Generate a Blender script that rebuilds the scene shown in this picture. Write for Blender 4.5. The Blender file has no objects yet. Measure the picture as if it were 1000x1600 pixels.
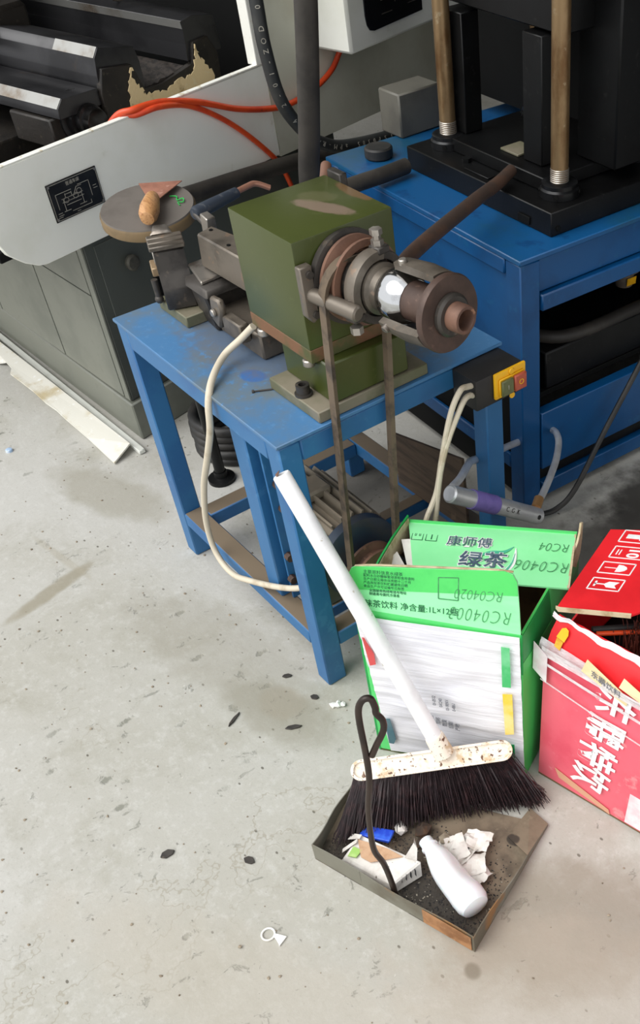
import bpy, bmesh, math, random
from mathutils import Vector, Matrix, noise as mnoise
random.seed(7)
scene = bpy.context.scene
COL = scene.collection

# ------------------------------------------------------------------ camera, world, lights, exposure
cam_d = bpy.data.cameras.new('camera')
cam = bpy.data.objects.new('camera', cam_d)
COL.objects.link(cam)
_r = Vector((0.6508, 0.7584, -0.0359)); _w = Vector((-0.5566, 0.4443, -0.7020))
_r.normalize(); _w = (_w - _r * _w.dot(_r)).normalized(); _u = _r.cross(_w)
cm = Matrix((( _r.x, _u.x, -_w.x), (_r.y, _u.y, -_w.y), (_r.z, _u.z, -_w.z))).to_4x4()
cm.translation = Vector((1.9961, -0.6377, 1.6158))
cam.matrix_world = cm
cam_d.sensor_fit = 'AUTO'; cam_d.sensor_width = 36.0
cam_d.lens = 1582.61 / 1600 * 36
cam_d.shift_x = (500 - 768.44) / 1600
cam_d.shift_y = (971.18 - 800) / 1600
cam_d.clip_start = 0.02
scene.camera = cam

wd = bpy.data.worlds.new('overcast_sky'); scene.world = wd; wd.use_nodes = True
bg = wd.node_tree.nodes['Background']
bg.inputs[0].default_value = (0.985, 0.99, 1.0, 1); bg.inputs[1].default_value = 0.80
sun_d = bpy.data.lights.new('soft_sun', 'SUN'); sun = bpy.data.objects.new('soft_sun', sun_d); COL.objects.link(sun)
sun_d.energy = 1.7; sun_d.angle = math.radians(50); sun_d.color = (1.0, 0.985, 0.95)
sun.rotation_euler = Vector((0.10, 0.62, -0.80)).to_track_quat('-Z', 'Y').to_euler()
scene.view_settings.view_transform = 'Standard'; scene.view_settings.look = 'None'
scene.view_settings.gamma = 1.0; scene.view_settings.use_curve_mapping = False
scene.view_settings.exposure = 0.60

# ------------------------------------------------------------------ materials
def lin(c):
    def f(v):
        v /= 255.0
        return v / 12.92 if v <= 0.04045 else ((v + 0.055) / 1.055) ** 2.4
    return (f(c[0]), f(c[1]), f(c[2]), 1)

class NT:
    def __init__(s, m):
        m.use_nodes = True; s.t = m.node_tree; s.n = s.t.nodes; s.l = s.t.links
        s.p = s.n['Principled BSDF']; s.out = s.n['Material Output']
        s.geo = s.n.new('ShaderNodeNewGeometry'); s.tc = s.n.new('ShaderNodeTexCoord')
        s.co = s.tc.outputs['Object']
    def link(s, a, b): s.l.new(a, b)
    def mapped(s, scale):
        mp = s.n.new('ShaderNodeMapping'); mp.inputs['Scale'].default_value = scale
        s.link(s.co, mp.inputs[0]); return mp.outputs[0]
    def noise(s, scale, detail=4, rough=.55, vec=None, w=0):
        n = s.n.new('ShaderNodeTexNoise'); n.inputs['Scale'].default_value = scale
        n.inputs['Detail'].default_value = detail; n.inputs['Roughness'].default_value = rough
        if w: n.inputs['Distortion'].default_value = w
        s.link(vec or s.co, n.inputs['Vector']); return n.outputs['Fac']
    def voro(s, scale, vec=None, rand=1):
        n = s.n.new('ShaderNodeTexVoronoi'); n.inputs['Scale'].default_value = scale
        n.inputs['Randomness'].default_value = rand
        s.link(vec or s.co, n.inputs['Vector']); return n.outputs['Distance'], n.outputs['Color']
    def ramp(s, fac, lo, hi):
        n = s.n.new('ShaderNodeMapRange'); n.inputs[1].default_value = lo; n.inputs[2].default_value = hi
        n.interpolation_type = 'SMOOTHSTEP'
        s.link(fac, n.inputs[0]); return n.outputs[0]
    def math(s, op, a, b):
        n = s.n.new('ShaderNodeMath'); n.operation = op
        for i, v in enumerate((a, b)):
            if isinstance(v, (int, float)): n.inputs[i].default_value = v
            else: s.link(v, n.inputs[i])
        return n.outputs[0]
    def mix(s, fac, a, b):
        n = s.n.new('ShaderNodeMixRGB')
        if isinstance(fac, (int, float)): n.inputs[0].default_value = fac
        else: s.link(fac, n.inputs[0])
        for i, v in ((1, a), (2, b)):
            if isinstance(v, tuple): n.inputs[i].default_value = v
            else: s.link(v, n.inputs[i])
        return n.outputs[0]
    def bump(s, h, strength, dist=.002, prev=None):
        n = s.n.new('ShaderNodeBump'); n.inputs['Strength'].default_value = strength
        n.inputs['Distance'].default_value = dist; s.link(h, n.inputs['Height'])
        if prev is not None: s.link(prev, n.inputs['Normal'])
        return n.outputs[0]
    def ellipse(s, c, rx, ry, ang, soft=.5, wob=.5, ws=30):
        # soft-edged patch lying in object XY round c
        a = s.n.new('ShaderNodeMapping'); a.vector_type = 'TEXTURE'
        a.inputs['Location'].default_value = c; a.inputs['Rotation'].default_value = (0, 0, ang)
        a.inputs['Scale'].default_value = (rx, ry, 1)
        s.link(s.co, a.inputs[0])
        sx = s.n.new('ShaderNodeSeparateXYZ'); s.link(a.outputs[0], sx.inputs[0])
        d2 = s.math('ADD', s.math('MULTIPLY', sx.outputs[0], sx.outputs[0]), s.math('MULTIPLY', sx.outputs[1], sx.outputs[1]))
        nz = s.noise(ws, 5)
        d2 = s.math('ADD', d2, s.math('MULTIPLY', s.math('SUBTRACT', nz, .5), wob * 2))
        return s.math('SUBTRACT', 1.0, s.ramp(d2, 1 - soft, 1 + soft))

def mat(name, c, r=.55, m=0., c2=None, s2=6, lo=.45, hi=.65, c3=None, s3=30, lo3=.6, hi3=.7, dust=None, dl=.35, dh=.7,
        bump=0, bs=90, spec=.5, stretch=None, patches=()):
    M = bpy.data.materials.new(name); k = NT(M)
    col = lin(c)
    vec = k.mapped(stretch) if stretch else None
    if c2: col = k.mix(k.ramp(k.noise(s2, 6, .6, vec), lo, hi), col, lin(c2))
    if c3: col = k.mix(k.ramp(k.noise(s3, 4, .6), lo3, hi3), col, lin(c3))
    for (pc, prx, pry, pa, pcol, amt) in patches:
        col = k.mix(k.math('MULTIPLY', k.ellipse(pc, prx, pry, pa, .35, .7, 60), amt), col, lin(pcol))
    if dust:
        sx = k.n.new('ShaderNodeSeparateXYZ'); k.link(k.geo.outputs['Normal'], sx.inputs[0])
        up = k.ramp(sx.outputs[2], .6, .95)
        col = k.mix(k.math('MULTIPLY', up, k.ramp(k.noise(5, 6, .65), dl, dh)), col, lin(dust))
    if isinstance(col, tuple): k.p.inputs['Base Color'].default_value = col
    else: k.link(col, k.p.inputs['Base Color'])
    k.p.inputs['Roughness'].default_value = r; k.p.inputs['Metallic'].default_value = m
    k.p.inputs['Specular IOR Level'].default_value = spec
    if bump:
        k.link(k.bump(k.noise(bs, 5, .6, vec), bump), k.p.inputs['Normal'])
    return M

def floor_mat():
    M = bpy.data.materials.new('stained_concrete'); k = NT(M)
    col = k.mix(k.ramp(k.noise(1.3, 5, .6), .35, .7), lin((185, 184, 179)), lin((172, 170, 161)))
    col = k.mix(k.math('MULTIPLY', k.ramp(k.noise(5, 8, .7, None, .4), .5, .72), .5), col, lin((150, 147, 133)))
    col = k.mix(k.math('MULTIPLY', k.ramp(k.noise(55, 6, .7), .48, .7), .35), col, lin((200, 200, 196)))
    col = k.mix(k.math('MULTIPLY', k.ramp(k.noise(120, 6, .7), .52, .72), .35), col, lin((146, 143, 135)))
    m1 = k.math('MULTIPLY', k.ramp(k.noise(26, 8, .72, k.mapped((1, .7, 1)), .5), .615, .66), k.ramp(k.noise(2.6, 3), .38, .6))
    col = k.mix(k.math('MULTIPLY', m1, .6), col, lin((132, 133, 122)))
    m2 = k.ramp(k.noise(70, 6, .7), .665, .70)
    col = k.mix(k.math('MULTIPLY', m2, .55), col, lin((126, 121, 108)))
    m3 = k.ramp(k.noise(45, 7, .75, k.mapped((1, 1.3, 3))), .66, .70)
    col = k.mix(k.math('MULTIPLY', m3, .6), col, lin((214, 214, 210)))
    # elongated scuffs and chips
    v = k.mapped((16, 7, 1)); d, _ = k.voro(1.0, v)
    chip = k.math('MULTIPLY', k.math('SUBTRACT', 1, k.ramp(k.math('ADD', d, k.math('MULTIPLY', k.noise(60, 4), .32)), .20, .30)), k.ramp(k.noise(3.1, 2), .45, .6))
    col = k.mix(k.math('MULTIPLY', chip, .75), col, lin((118, 119, 108)))
    d2, _ = k.voro(24.0, k.mapped((1, 1.6, 1)))
    dots = k.math('MULTIPLY', k.math('SUBTRACT', 1, k.ramp(d2, .07, .12)), k.ramp(k.noise(7, 3), .5, .58))
    col = k.mix(k.math('MULTIPLY', dots, .8), col, lin((84, 80, 70)))
    crack_src = k.noise(2.2, 6, .62)
    cr = k.math('SUBTRACT', 1, k.ramp(k.math('ABSOLUTE', k.math('SUBTRACT', crack_src, .5), 0), .0, .005))
    cr = k.math('MULTIPLY', cr, k.ramp(k.noise(1.7, 2), .5, .65))
    col = k.mix(k.math('MULTIPLY', cr, .55), col, lin((146, 140, 124)))
    for (c, rx, ry, a, pc, am) in STAINS_AND_SHADE:
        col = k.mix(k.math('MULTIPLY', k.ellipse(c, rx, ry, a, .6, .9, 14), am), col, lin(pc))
    k.link(col, k.p.inputs['Base Color']); k.p.inputs['Roughness'].default_value = .82
    k.p.inputs['Specular IOR Level'].default_value = .25
    b = k.bump(k.noise(130, 6, .7), .25, .002)
    b = k.bump(k.math('SUBTRACT', 1, k.math('MAXIMUM', chip, m1)), .5, .004, b)
    b = k.bump(k.noise(14, 5, .6), .25, .006, b)
    k.link(b, k.p.inputs['Normal'])
    return M

# ------------------------------------------------------------------ mesh helpers
def catmull(pts, sub=8):
    P = [Vector(p) for p in pts]
    if len(P) < 3: return P
    P = [P[0] * 2 - P[1]] + P + [P[-1] * 2 - P[-2]]
    out = []
    for i in range(1, len(P) - 2):
        a, b, c, d = P[i - 1:i + 3]
        for j in range(sub):
            t = j / sub
            out.append(.5 * ((2 * b) + (c - a) * t + (2 * a - 5 * b + 4 * c - d) * t * t + (3 * b - a - 3 * c + d) * t ** 3))
    out.append(P[-2]); return out

class MB:
    def __init__(s, M=None):
        s.b = bmesh.new(); s.M = M or Matrix.Identity(4)
    def v(s, p): return s.b.verts.new(s.M @ Vector(p))
    def faces(s, vs, fs):
        V = [s.v(p) for p in vs]; out = []
        for f in fs:
            try: out.append(s.b.faces.new([V[i] for i in f]))
            except ValueError: pass
        return V, out
    def bev(s, faces, w, seg=1):
        if w <= 0: return
        es = list({e for f in faces for e in f.edges})
        bmesh.ops.bevel(s.b, geom=es, offset=w, segments=seg, affect='EDGES', profile=.6, clamp_overlap=True)
    def box(s, x0, x1, y0, y1, z0, z1, bev=0, seg=1):
        vs = [(x, y, z) for z in (z0, z1) for y in (y0, y1) for x in (x0, x1)]
        _, f = s.faces(vs, [(0, 1, 3, 2), (4, 6, 7, 5), (0, 4, 5, 1), (2, 3, 7, 6), (0, 2, 6, 4), (1, 5, 7, 3)])
        s.bev(f, bev, seg); return s
    def hexa(s, bot, top, bev=0):
        # bot, top: four corners each, same winding
        vs = list(bot) + list(top)
        _, f = s.faces(vs, [(3, 2, 1, 0), (4, 5, 6, 7)] + [(i, (i + 1) % 4, 4 + (i + 1) % 4, 4 + i) for i in range(4)])
        s.bev(f, bev); return s
    def extrude(s, pts, vec, bev=0):
        n = len(pts); vec = Vector(vec); P = [Vector(p) for p in pts]
        vs = P + [p + vec for p in P]
        _, f = s.faces(vs, [tuple(range(n))[::-1], tuple(range(n, 2 * n))] + [(i, (i + 1) % n, n + (i + 1) % n, n + i) for i in range(n)])
        s.bev(f, bev); return s
    def sheet(s, pts, th):
        P = [Vector(p) for p in pts]
        n = Vector((0, 0, 0))
        for i in range(len(P)):
            a, b = P[i], P[(i + 1) % len(P)]; n += a.cross(b)
        n.normalize(); return s.extrude(pts, n * th)
    def rev(s, prof, p0, d, n=28, a0=0, a1=2 * math.pi, closed_prof=False):
        p0 = Vector(p0); d = Vector(d).normalized()
        e1 = d.orthogonal().normalized(); e2 = d.cross(e1)
        full = abs(a1 - a0 - 2 * math.pi) < 1e-5; cnt = n if full else n + 1
        rings = []
        for (t, r) in prof:
            if r < 1e-6: rings.append([s.v(p0 + d * t)])
            else: rings.append([s.v(p0 + d * t + (e1 * math.cos(a0 + (a1 - a0) * i / n) + e2 * math.sin(a0 + (a1 - a0) * i / n)) * r) for i in range(cnt)])
        pr = list(zip(rings, rings[1:]))
        if closed_prof: pr.append((rings[-1], rings[0]))
        for A, B in pr:
            for i in range(n):
                j = (i + 1) % n if full else i + 1
                if len(A) == 1 and len(B) == 1: continue
                if len(A) == 1: s.b.faces.new((A[0], B[i], B[j]))
                elif len(B) == 1: s.b.faces.new((A[i], A[j], B[0]))
                else: s.b.faces.new((A[i], A[j], B[j], B[i]))
        if closed_prof and not full:
            s.b.faces.new([R[0] for R in rings]); s.b.faces.new([R[-1] for R in rings][::-1])
        return s
    def cyl(s, p0, p1, r0, r1=None, n=20, bev=0):
        p0 = Vector(p0); p1 = Vector(p1); r1 = r0 if r1 is None else r1; L = (p1 - p0).length
        if bev: pr = [(0, 0), (0, r0 - bev), (bev, r0), (L - bev, r1), (L, r1 - bev), (L, 0)]
        else: pr = [(0, 0), (0, r0), (L, r1), (L, 0)]
        return s.rev(pr, p0, p1 - p0, n)
    def tube(s, pts, r, n=10, smooth=True, sub=8, closed=False):
        P = catmull(pts, sub) if smooth else [Vector(p) for p in pts]
        rr = r if isinstance(r, (list, tuple)) else [r] * len(P)
        if len(rr) != len(P): rr = [rr[0] + (rr[-1] - rr[0]) * i / (len(P) - 1) for i in range(len(P))]
        T = []
        for i in range(len(P)):
            a = P[max(i - 1, 0)]; b = P[min(i + 1, len(P) - 1)]
            if closed: a = P[i - 1]; b = P[(i + 1) % len(P)]
            T.append((b - a).normalized())
        nrm = T[0].orthogonal().normalized(); rings = []
        for i, p in enumerate(P):
            nrm = (nrm - T[i] * nrm.dot(T[i])).normalized(); bi = T[i].cross(nrm)
            rings.append([s.v(p + (nrm * math.cos(2 * math.pi * k / n) + bi * math.sin(2 * math.pi * k / n)) * rr[i]) for k in range(n)])
        seq = list(zip(rings, rings[1:])) + ([(rings[-1], rings[0])] if closed else [])
        for A, B in seq:
            for k in range(n): s.b.faces.new((A[k], A[(k + 1) % n], B[(k + 1) % n], B[k]))
        if not closed: s.b.faces.new(rings[0][::-1]); s.b.faces.new(rings[-1])
        return s
    def ball(s, c, r, sx=1, sy=1, sz=1, n=16):
        m = s.M @ Matrix.Translation(Vector(c)) @ Matrix.Diagonal((sx, sy, sz, 1))
        bmesh.ops.create_uvsphere(s.b, u_segments=n, v_segments=n // 2, radius=r, matrix=m); return s
    def rock(s, c, r, seed=0, flat=.6, amp=.35):
        m = s.M @ Matrix.Translation(Vector(c))
        ret = bmesh.ops.create_icosphere(s.b, subdivisions=1, radius=r)
        for q in ret['verts']:
            d = 1 + amp * 2 * (mnoise.noise(q.co * (1.4 / r) + Vector((seed * 3.1, seed, 0))))
            q.co = m @ Vector((q.co.x * d, q.co.y * d, q.co.z * d * flat))
        return s
    def grid(s, f, nu, nv):
        V = [[s.v(f(i / nu, j / nv)) for j in range(nv + 1)] for i in range(nu + 1)]
        for i in range(nu):
            for j in range(nv): s.b.faces.new((V[i][j], V[i + 1][j], V[i + 1][j + 1], V[i][j + 1]))
        return s
    def slab(s, f, nu, nv, off):
        off = Vector(off)
        A = [[Vector(f(i / nu, j / nv)) for j in range(nv + 1)] for i in range(nu + 1)]
        T = [[s.v(p) for p in row] for row in A]; B = [[s.v(p + off) for p in row] for row in A]
        for i in range(nu):
            for j in range(nv):
                s.b.faces.new((T[i][j], T[i + 1][j], T[i + 1][j + 1], T[i][j + 1]))
                s.b.faces.new((B[i][j], B[i][j + 1], B[i + 1][j + 1], B[i + 1][j]))
        for i in range(nu):
            for j in (0, nv): s.b.faces.new((T[i][j], T[i + 1][j], B[i + 1][j], B[i][j]))
        for j in range(nv):
            for i in (0, nu): s.b.faces.new((T[i][j], T[i][j + 1], B[i][j + 1], B[i][j]))
        return s
    def done(s, name, m, parent=None, smooth=True, recalc=True, kind=None, ang=38):
        if recalc: bmesh.ops.recalc_face_normals(s.b, faces=s.b.faces)
        me = bpy.data.meshes.new(name)
        root = parent
        while root is not None and root.parent: root = root.parent
        if root is not None: bmesh.ops.translate(s.b, verts=s.b.verts, vec=-Vector(root.location))
        else:
            lo = Vector((1e9,) * 3); hi = -lo
            for q in s.b.verts:
                for a in range(3): lo[a] = min(lo[a], q.co[a]); hi[a] = max(hi[a], q.co[a])
            base = Vector(((lo.x + hi.x) / 2, (lo.y + hi.y) / 2, lo.z))
            bmesh.ops.translate(s.b, verts=s.b.verts, vec=-base)
        s.b.to_mesh(me); s.b.free()
        if smooth:
            me.polygons.foreach_set('use_smooth', [True] * len(me.polygons)); me.set_sharp_from_angle(angle=math.radians(ang))
        o = bpy.data.objects.new(name, me); COL.objects.link(o); me.materials.append(m)
        if parent is not None: o.parent = parent
        else: o.location = base
        if kind: o['kind'] = kind
        return o

def thing(name, label, cat, loc, group=None):
    o = bpy.data.objects.new(name, None); COL.objects.link(o); o.location = loc; o.empty_display_size = .05
    return tag(o, label, cat, group)
def tag(o, label, cat, group=None):
    o['label'] = label; o['category'] = cat
    if group: o['group'] = group
    return o
def plab(o, label): o['label'] = label; return o

def text(body, m, parent, name, origin, xd, yd, size, th=.0005, bold=0, spacing=1.0, align='CENTER', sx=1.0):
    cu = bpy.data.curves.new('lettering', 'FONT'); cu.body = body; cu.size = size; cu.extrude = th / 2; cu.offset = bold
    cu.align_x = align; cu.align_y = 'CENTER'; cu.space_character = spacing; cu.resolution_u = 3
    tmp = bpy.data.objects.new('lettering', cu)
    me = bpy.data.meshes.new_from_object(tmp); bpy.data.objects.remove(tmp); bpy.data.curves.remove(cu)
    xd = Vector(xd).normalized(); yd = Vector(yd); zd = xd.cross(yd).normalized(); yd = yd / (yd - xd * yd.dot(xd)).length
    root = parent
    while root.parent: root = root.parent
    T = Matrix(((xd.x * sx, yd.x, zd.x, 0), (xd.y * sx, yd.y, zd.y, 0), (xd.z * sx, yd.z, zd.z, 0), (0, 0, 0, 1)))
    T.translation = Vector(origin) - Vector(root.location)
    me.transform(T); me.materials.clear(); me.materials.append(m)
    o = bpy.data.objects.new(name, me); COL.objects.link(o); o.parent = parent
    return o

def frame(o, x, y, z):
    o, x, y, z = map(Vector, (o, x, y, z))
    M = Matrix(((x.x, y.x, z.x, 0), (x.y, y.y, z.y, 0), (x.z, y.z, z.z, 0), (0, 0, 0, 1))); M.translation = o
    return M

# ------------------------------------------------------------------ setting
STAINS_AND_SHADE = [((-.080, -.325, 0), .115, .022, 1.84, (134, 126, 104), .65), ((-.19, -.255, 0), .12, .010, 3.3, (158, 152, 136), .4), ((.60, -.10, 0), .05, .04, .3, (160, 142, 122), .5), ((.40, -.12, 0), .30, .10, .2, (150, 146, 134), .5),
          ((1.36, -.02, 0), .22, .13, .9, (140, 132, 118), .75), ((1.55, -.10, 0), .35, .18, .5, (172, 160, 146), .45),  # first one: darker brownish patch to the right of the dustpan
          ((1.20, -.45, 0), .5, .10, .45, (176, 170, 158), .5), ((.62, -.12, 0), .16, .06, .3, (140, 136, 122), .55),
          ((1.33, -.185, 0), .016, .013, 0, (110, 100, 84), .6), ((-.35, -.05, 0), .20, .07, .3, (150, 146, 132), .6),
          ((.74, .80, 0), .16, .22, -.35, (62, 58, 54), .8), ((.70, 1.02, 0), .16, .2, 0, (26, 24, 23), .9), ((.30, .47, 0), .42, .17, 0, (84, 79, 72), .75), ((.95, .95, 0), .4, .3, 0, (60, 58, 55), .6)]  # the wide patch under and behind the bench is painted-in shade
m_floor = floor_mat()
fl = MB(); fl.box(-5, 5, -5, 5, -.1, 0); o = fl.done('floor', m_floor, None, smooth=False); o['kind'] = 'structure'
# keep texture coordinates in world metres
m_wall = mat('unseen_wall_paint', (150, 150, 146), .8, c2=(120, 118, 112), s2=2)
m_dkwall = mat('unseen_ceiling_sheet', (88, 88, 86), .8, c2=(70, 70, 68), s2=2)
for nm, bx, mm in (('unseen_wall_back', (-5, 5, 4.6, 4.8, 0, 3.4), m_wall), ('unseen_wall_left', (-4.6, -4.4, .2, 4.6, 0, 3.4), m_wall),  # unseen walls and ceiling, added to darken the shop towards the back
               ('unseen_ceiling', (-5, 5, .35, 4.8, 2.6, 2.75), m_dkwall)):
    b = MB(); b.box(*bx); o = b.done(nm, mm, None, smooth=False); o['kind'] = 'structure'

# ------------------------------------------------------------------ shared materials
BLUE = (44, 104, 154)
m_blue = mat('workbench_blue_paint', BLUE, .42, c2=(38, 94, 146), s2=7, c3=(56, 114, 162), s3=24, dust=(112, 110, 104), dl=.42, dh=.8, bump=.08, bs=60)
m_bluetop = mat('dusty_blue_top', (66, 116, 162), .5, c2=(98, 112, 120), s2=5, lo=.42, hi=.66, c3=(78, 124, 168), s3=60, lo3=.55, hi3=.7, bump=.1, bs=120,
                patches=[((.085, -.165, .6), .028, .020, .4, (16, 100, 176), .85), ((-.02, .02, .6), .26, .22, .2, (104, 98, 90), .55)])
m_railtop = mat('brown_dust_blue_rail', BLUE, .5, c2=(38, 94, 146), s2=7, dust=(122, 108, 90), dl=.12, dh=.36, bump=.1)
m_pblue = mat('press_blue_paint', (6, 76, 130), .38, c2=(4, 66, 116), s2=6, c3=(14, 82, 130), s3=30, bump=.06, bs=60)
m_green = mat('olive_green_enamel', (64, 72, 30), .34, c2=(57, 65, 26), s2=5, c3=(75, 82, 42), s3=40, lo3=.62, hi3=.74, bump=.06, bs=50,
              patches=[((.018, .018, .3), .062, .018, .35, (126, 108, 94), .85), ((-.025, .035, .3), .035, .022, .6, (98, 96, 66), .5), ((.0, .092, .3), .05, .014, 0, (112, 84, 58), .8)])
m_rustband = mat('rust_worn_edge', (112, 78, 52), .6, c2=(72, 76, 38), s2=9, lo=.45, hi=.6, bump=.15)
m_plate = mat('dusty_steel_plate', (98, 98, 74), .55, c2=(120, 114, 98), s2=10, bump=.12, dust=(130, 122, 106), dl=.3, dh=.7)
m_iron = mat('greasy_grey_iron', (110, 102, 92), .42, .35, c2=(82, 76, 68), s2=12, c3=(126, 108, 92), s3=40, bump=.2, bs=70)
m_iron2 = mat('dark_grey_iron', (72, 68, 64), .45, .4, c2=(50, 47, 45), s2=12, c3=(98, 88, 78), s3=35, bump=.2, bs=60)
m_steel = mat('worn_bright_steel', (170, 164, 156), .35, .75, c2=(120, 112, 104), s2=14, bump=.1)
m_lock = mat('scuffed_bright_chrome', (224, 226, 228), .3, .55, c2=(200, 202, 206), s2=12)
m_chrome = mat('polished_chrome', (200, 202, 204), .12, 1.0, c2=(160, 160, 162), s2=18)
m_rust = mat('rusty_brown_iron', (122, 90, 74), .6, .2, c2=(92, 68, 58), s2=12, c3=(150, 112, 88), s3=40, bump=.2)
m_rustdk = mat('dark_rusty_iron', (84, 66, 58), .5, .3, c2=(66, 52, 46), s2=10, c3=(98, 78, 68), s3=60, bump=.15)
m_black = mat('black_oxide_steel', (20, 21, 22), .4, .3, c2=(14, 14, 15), s2=6, c3=(36, 36, 36), s3=50, lo3=.62, hi3=.75, bump=.1, spec=.35)
m_blackmatte = mat('black_painted_sheet', (10, 11, 11), .75, c2=(7, 8, 8), s2=5, spec=.2)
m_rubber = mat('black_rubber', (34, 34, 34), .55, c2=(50, 48, 46), s2=20, bump=.1)
m_hose2 = mat('grey_brown_rubber', (56, 52, 47), .6, c2=(40, 37, 34), s2=10, bump=.15)
m_cream = mat('cream_machine_enamel', (246, 247, 239), .35, c2=(238, 239, 228), s2=3, c3=(208, 206, 184), s3=9, lo3=.64, hi3=.8, bump=.05, bs=40)
m_cream_shade = mat('shaded_cream_sheet', (206, 206, 190), .5, c2=(192, 190, 172), s2=3, bump=.05)  # the tray's cream with shade put into the colour, for the guard
m_edge = mat('chipped_white_edge', (236, 236, 228), .5, c2=(200, 190, 165), s2=40, lo=.55, hi=.68)
m_base = mat('grey_green_enamel', (124, 126, 116), .5, c2=(110, 113, 104), s2=4, c3=(116, 118, 108), s3=20, lo3=.62, hi3=.75, bump=.06)
m_based = mat('dark_grey_green_enamel', (80, 84, 79), .5, c2=(70, 74, 70), s2=4, bump=.06)
m_way = mat('oily_ground_way', (56, 56, 58), .3, .5, c2=(40, 40, 42), s2=5, c3=(86, 70, 54), s3=8, lo3=.6, hi3=.75, bump=.05)
m_oilcast = mat('oily_dark_casting', (36, 32, 28), .5, .2, c2=(22, 20, 18), s2=9, c3=(58, 52, 44), s3=60, lo3=.6, hi3=.7, bump=.5, bs=50)
m_tan = mat('peeling_tan_filler', (222, 200, 156), .8, c2=(140, 108, 60), s2=14, lo=.48, hi=.66, c3=(222, 206, 168), s3=45, bump=.6, bs=45)
m_chips = mat('metal_chip_bed', (60, 54, 50), .6, .2, c2=(34, 31, 29), s2=50, lo=.42, hi=.6, c3=(140, 132, 122), s3=160, lo3=.66, hi3=.74, bump=.8, bs=110)
m_white = mat('white_plastic', (236, 236, 232), .45, c2=(216, 212, 202), s2=10, bump=.05)
m_black_ink = mat('black_ink', (28, 28, 30), .6, c2=(44, 44, 46), s2=50)
m_silver_ink = mat('silver_line', (176, 172, 160), .45, .2, c2=(150, 146, 136), s2=40)
m_yellow = mat('yellow_plastic', (236, 178, 28), .4, c2=(214, 156, 22), s2=30)
m_wh_ink = mat('white_ink', (240, 240, 240), .6, c2=(226, 226, 226), s2=30)

# ------------------------------------------------------------------ workbench
L, W, H = .629, .512, .62
wb = thing('workbench', 'light blue welded steel workbench carrying the green spindle head and the vise', 'workbench', (L / 2, W / 2, 0))
b = MB(); b.box(-.004, L + .004, -.004, W, .6125, .62, .0015); b.done('tabletop', m_bluetop, wb)
t = .045
for (x0, x1, y0, y1) in ((t, L - t, 0, t), (t, L - t, W - t, W), (0, t, t, W - t), (L - t, L, t, W - t)):
    b = MB(); b.box(x0, x1, y0, y1, .566, .6105, .003); b.done('apron', m_blue, wb)
for (x0, y0) in ((0, 0), (L - t, 0), (0, W - t), (L - t, W - t)):
    b = MB(); b.box(x0, x0 + t, y0, y0 + t, 0, .6105, .003); b.done('leg', m_blue, wb)
b = MB(); b.box(.400, .455, .018, .062, .131, .567, .003); b.done('middle_leg', m_blue, wb)
for (x0, x1, y0, y1) in ((t, L - t, 0, t), (t, L - t, W - t, W)):
    b = MB(); b.box(x0, x1, y0, y1, .096, .132, .003); b.done('side_rail', m_railtop, wb)
for (x0, x1) in ((.046, .092), (L - t, L - .002)):
    b = MB(); b.box(x0, x1, t, W - t, .094, .131, .003); b.done('cross_rail', m_railtop, wb)
for (x0, x1) in ((.36, .395), (.52, .555)):
    b = MB(); b.box(x0, x1, t, W - t, .100, .131, .003); b.done('motor_rail', m_railtop, wb)
b = MB(); b.box(.470, .476, .034, .064, .133, .566, .001); mp = b.done('motor_bracket', m_blue, wb)
for z in (.19, .25, .37, .43):
    b = MB(); b.cyl((.4765, (.046 + .008 * math.sin(z * 90)), z), (.490, .046 + .008 * math.sin(z * 90), z), .0095, n=8); b.done('bolt', m_rustdk, mp)

# wooden board leaning behind
m_plank = mat('dirty_brown_board', (88, 72, 58), .8, c2=(66, 54, 44), s2=7, c3=(104, 86, 68), s3=20, bump=.2, stretch=(1, 8, 8))
b = MB(); b.hexa([(.30, .448, .133), (.56, .452, .133), (.56, .460, .133), (.30, .456, .133)], [(.30, .448, .275), (.56, .448, .335), (.56, .456, .335), (.30, .456, .275)], .001)
tag(b.done('wooden_board', m_plank, None), 'dirty brown wooden board standing on the rear lower rail under the blue workbench', 'board')

# ------------------------------------------------------------------ motor + belt
m_motor = mat('dusty_grey_motor_paint', (138, 128, 112), .65, c2=(112, 104, 92), s2=8, dust=(150, 136, 118), bump=.12)
mo = thing('electric_motor', 'dusty grey finned electric motor lying under the blue workbench', 'motor', (.46, .15, .131))
cy, cz, mr = .15, .255, .082
b = MB(); b.rev([(0, 0), (0, .05), (.012, mr - .012), (.03, mr - .012), (.25, mr - .012), (.265, .06), (.265, 0)], (.325, cy, cz), (1, 0, 0), 40); b.done('motor_body', m_motor, mo)
for k in range(22):
    a = 2 * math.pi * k / 22
    if 3.9 < a < 5.5: continue
    d = Vector((0, math.cos(a), math.sin(a))); p = Vector((0, -math.sin(a), math.cos(a))) * .0036
    c = Vector((.345, cy, cz))
    q0 = c + d * (mr - .014); q1 = c + d * (mr + .010)
    b = MB(); b.extrude([q0 - p, q1 - p * .6, q1 + p * .6, q0 + p], (.215, 0, 0)); b.done('cooling_fin', m_motor, mo, smooth=False)
m_bell = mat('dark_blue_grey_bell', (44, 58, 76), .5, c2=(62, 64, 68), s2=12)
b = MB(); b.rev([(0, mr - .02), (0, mr + .008), (.022, mr + .008), (.030, mr - .006), (.030, .03), (.026, 0)], (.568, cy, cz), (1, 0, 0), 40); b.done('end_bell', m_bell, mo)
b = MB(); b.box(.37, .40, .08, .22, .132, .19, .003).box(.52, .55, .08, .22, .132, .19, .003); b.done('mounting_foot', m_motor, mo)
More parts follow.
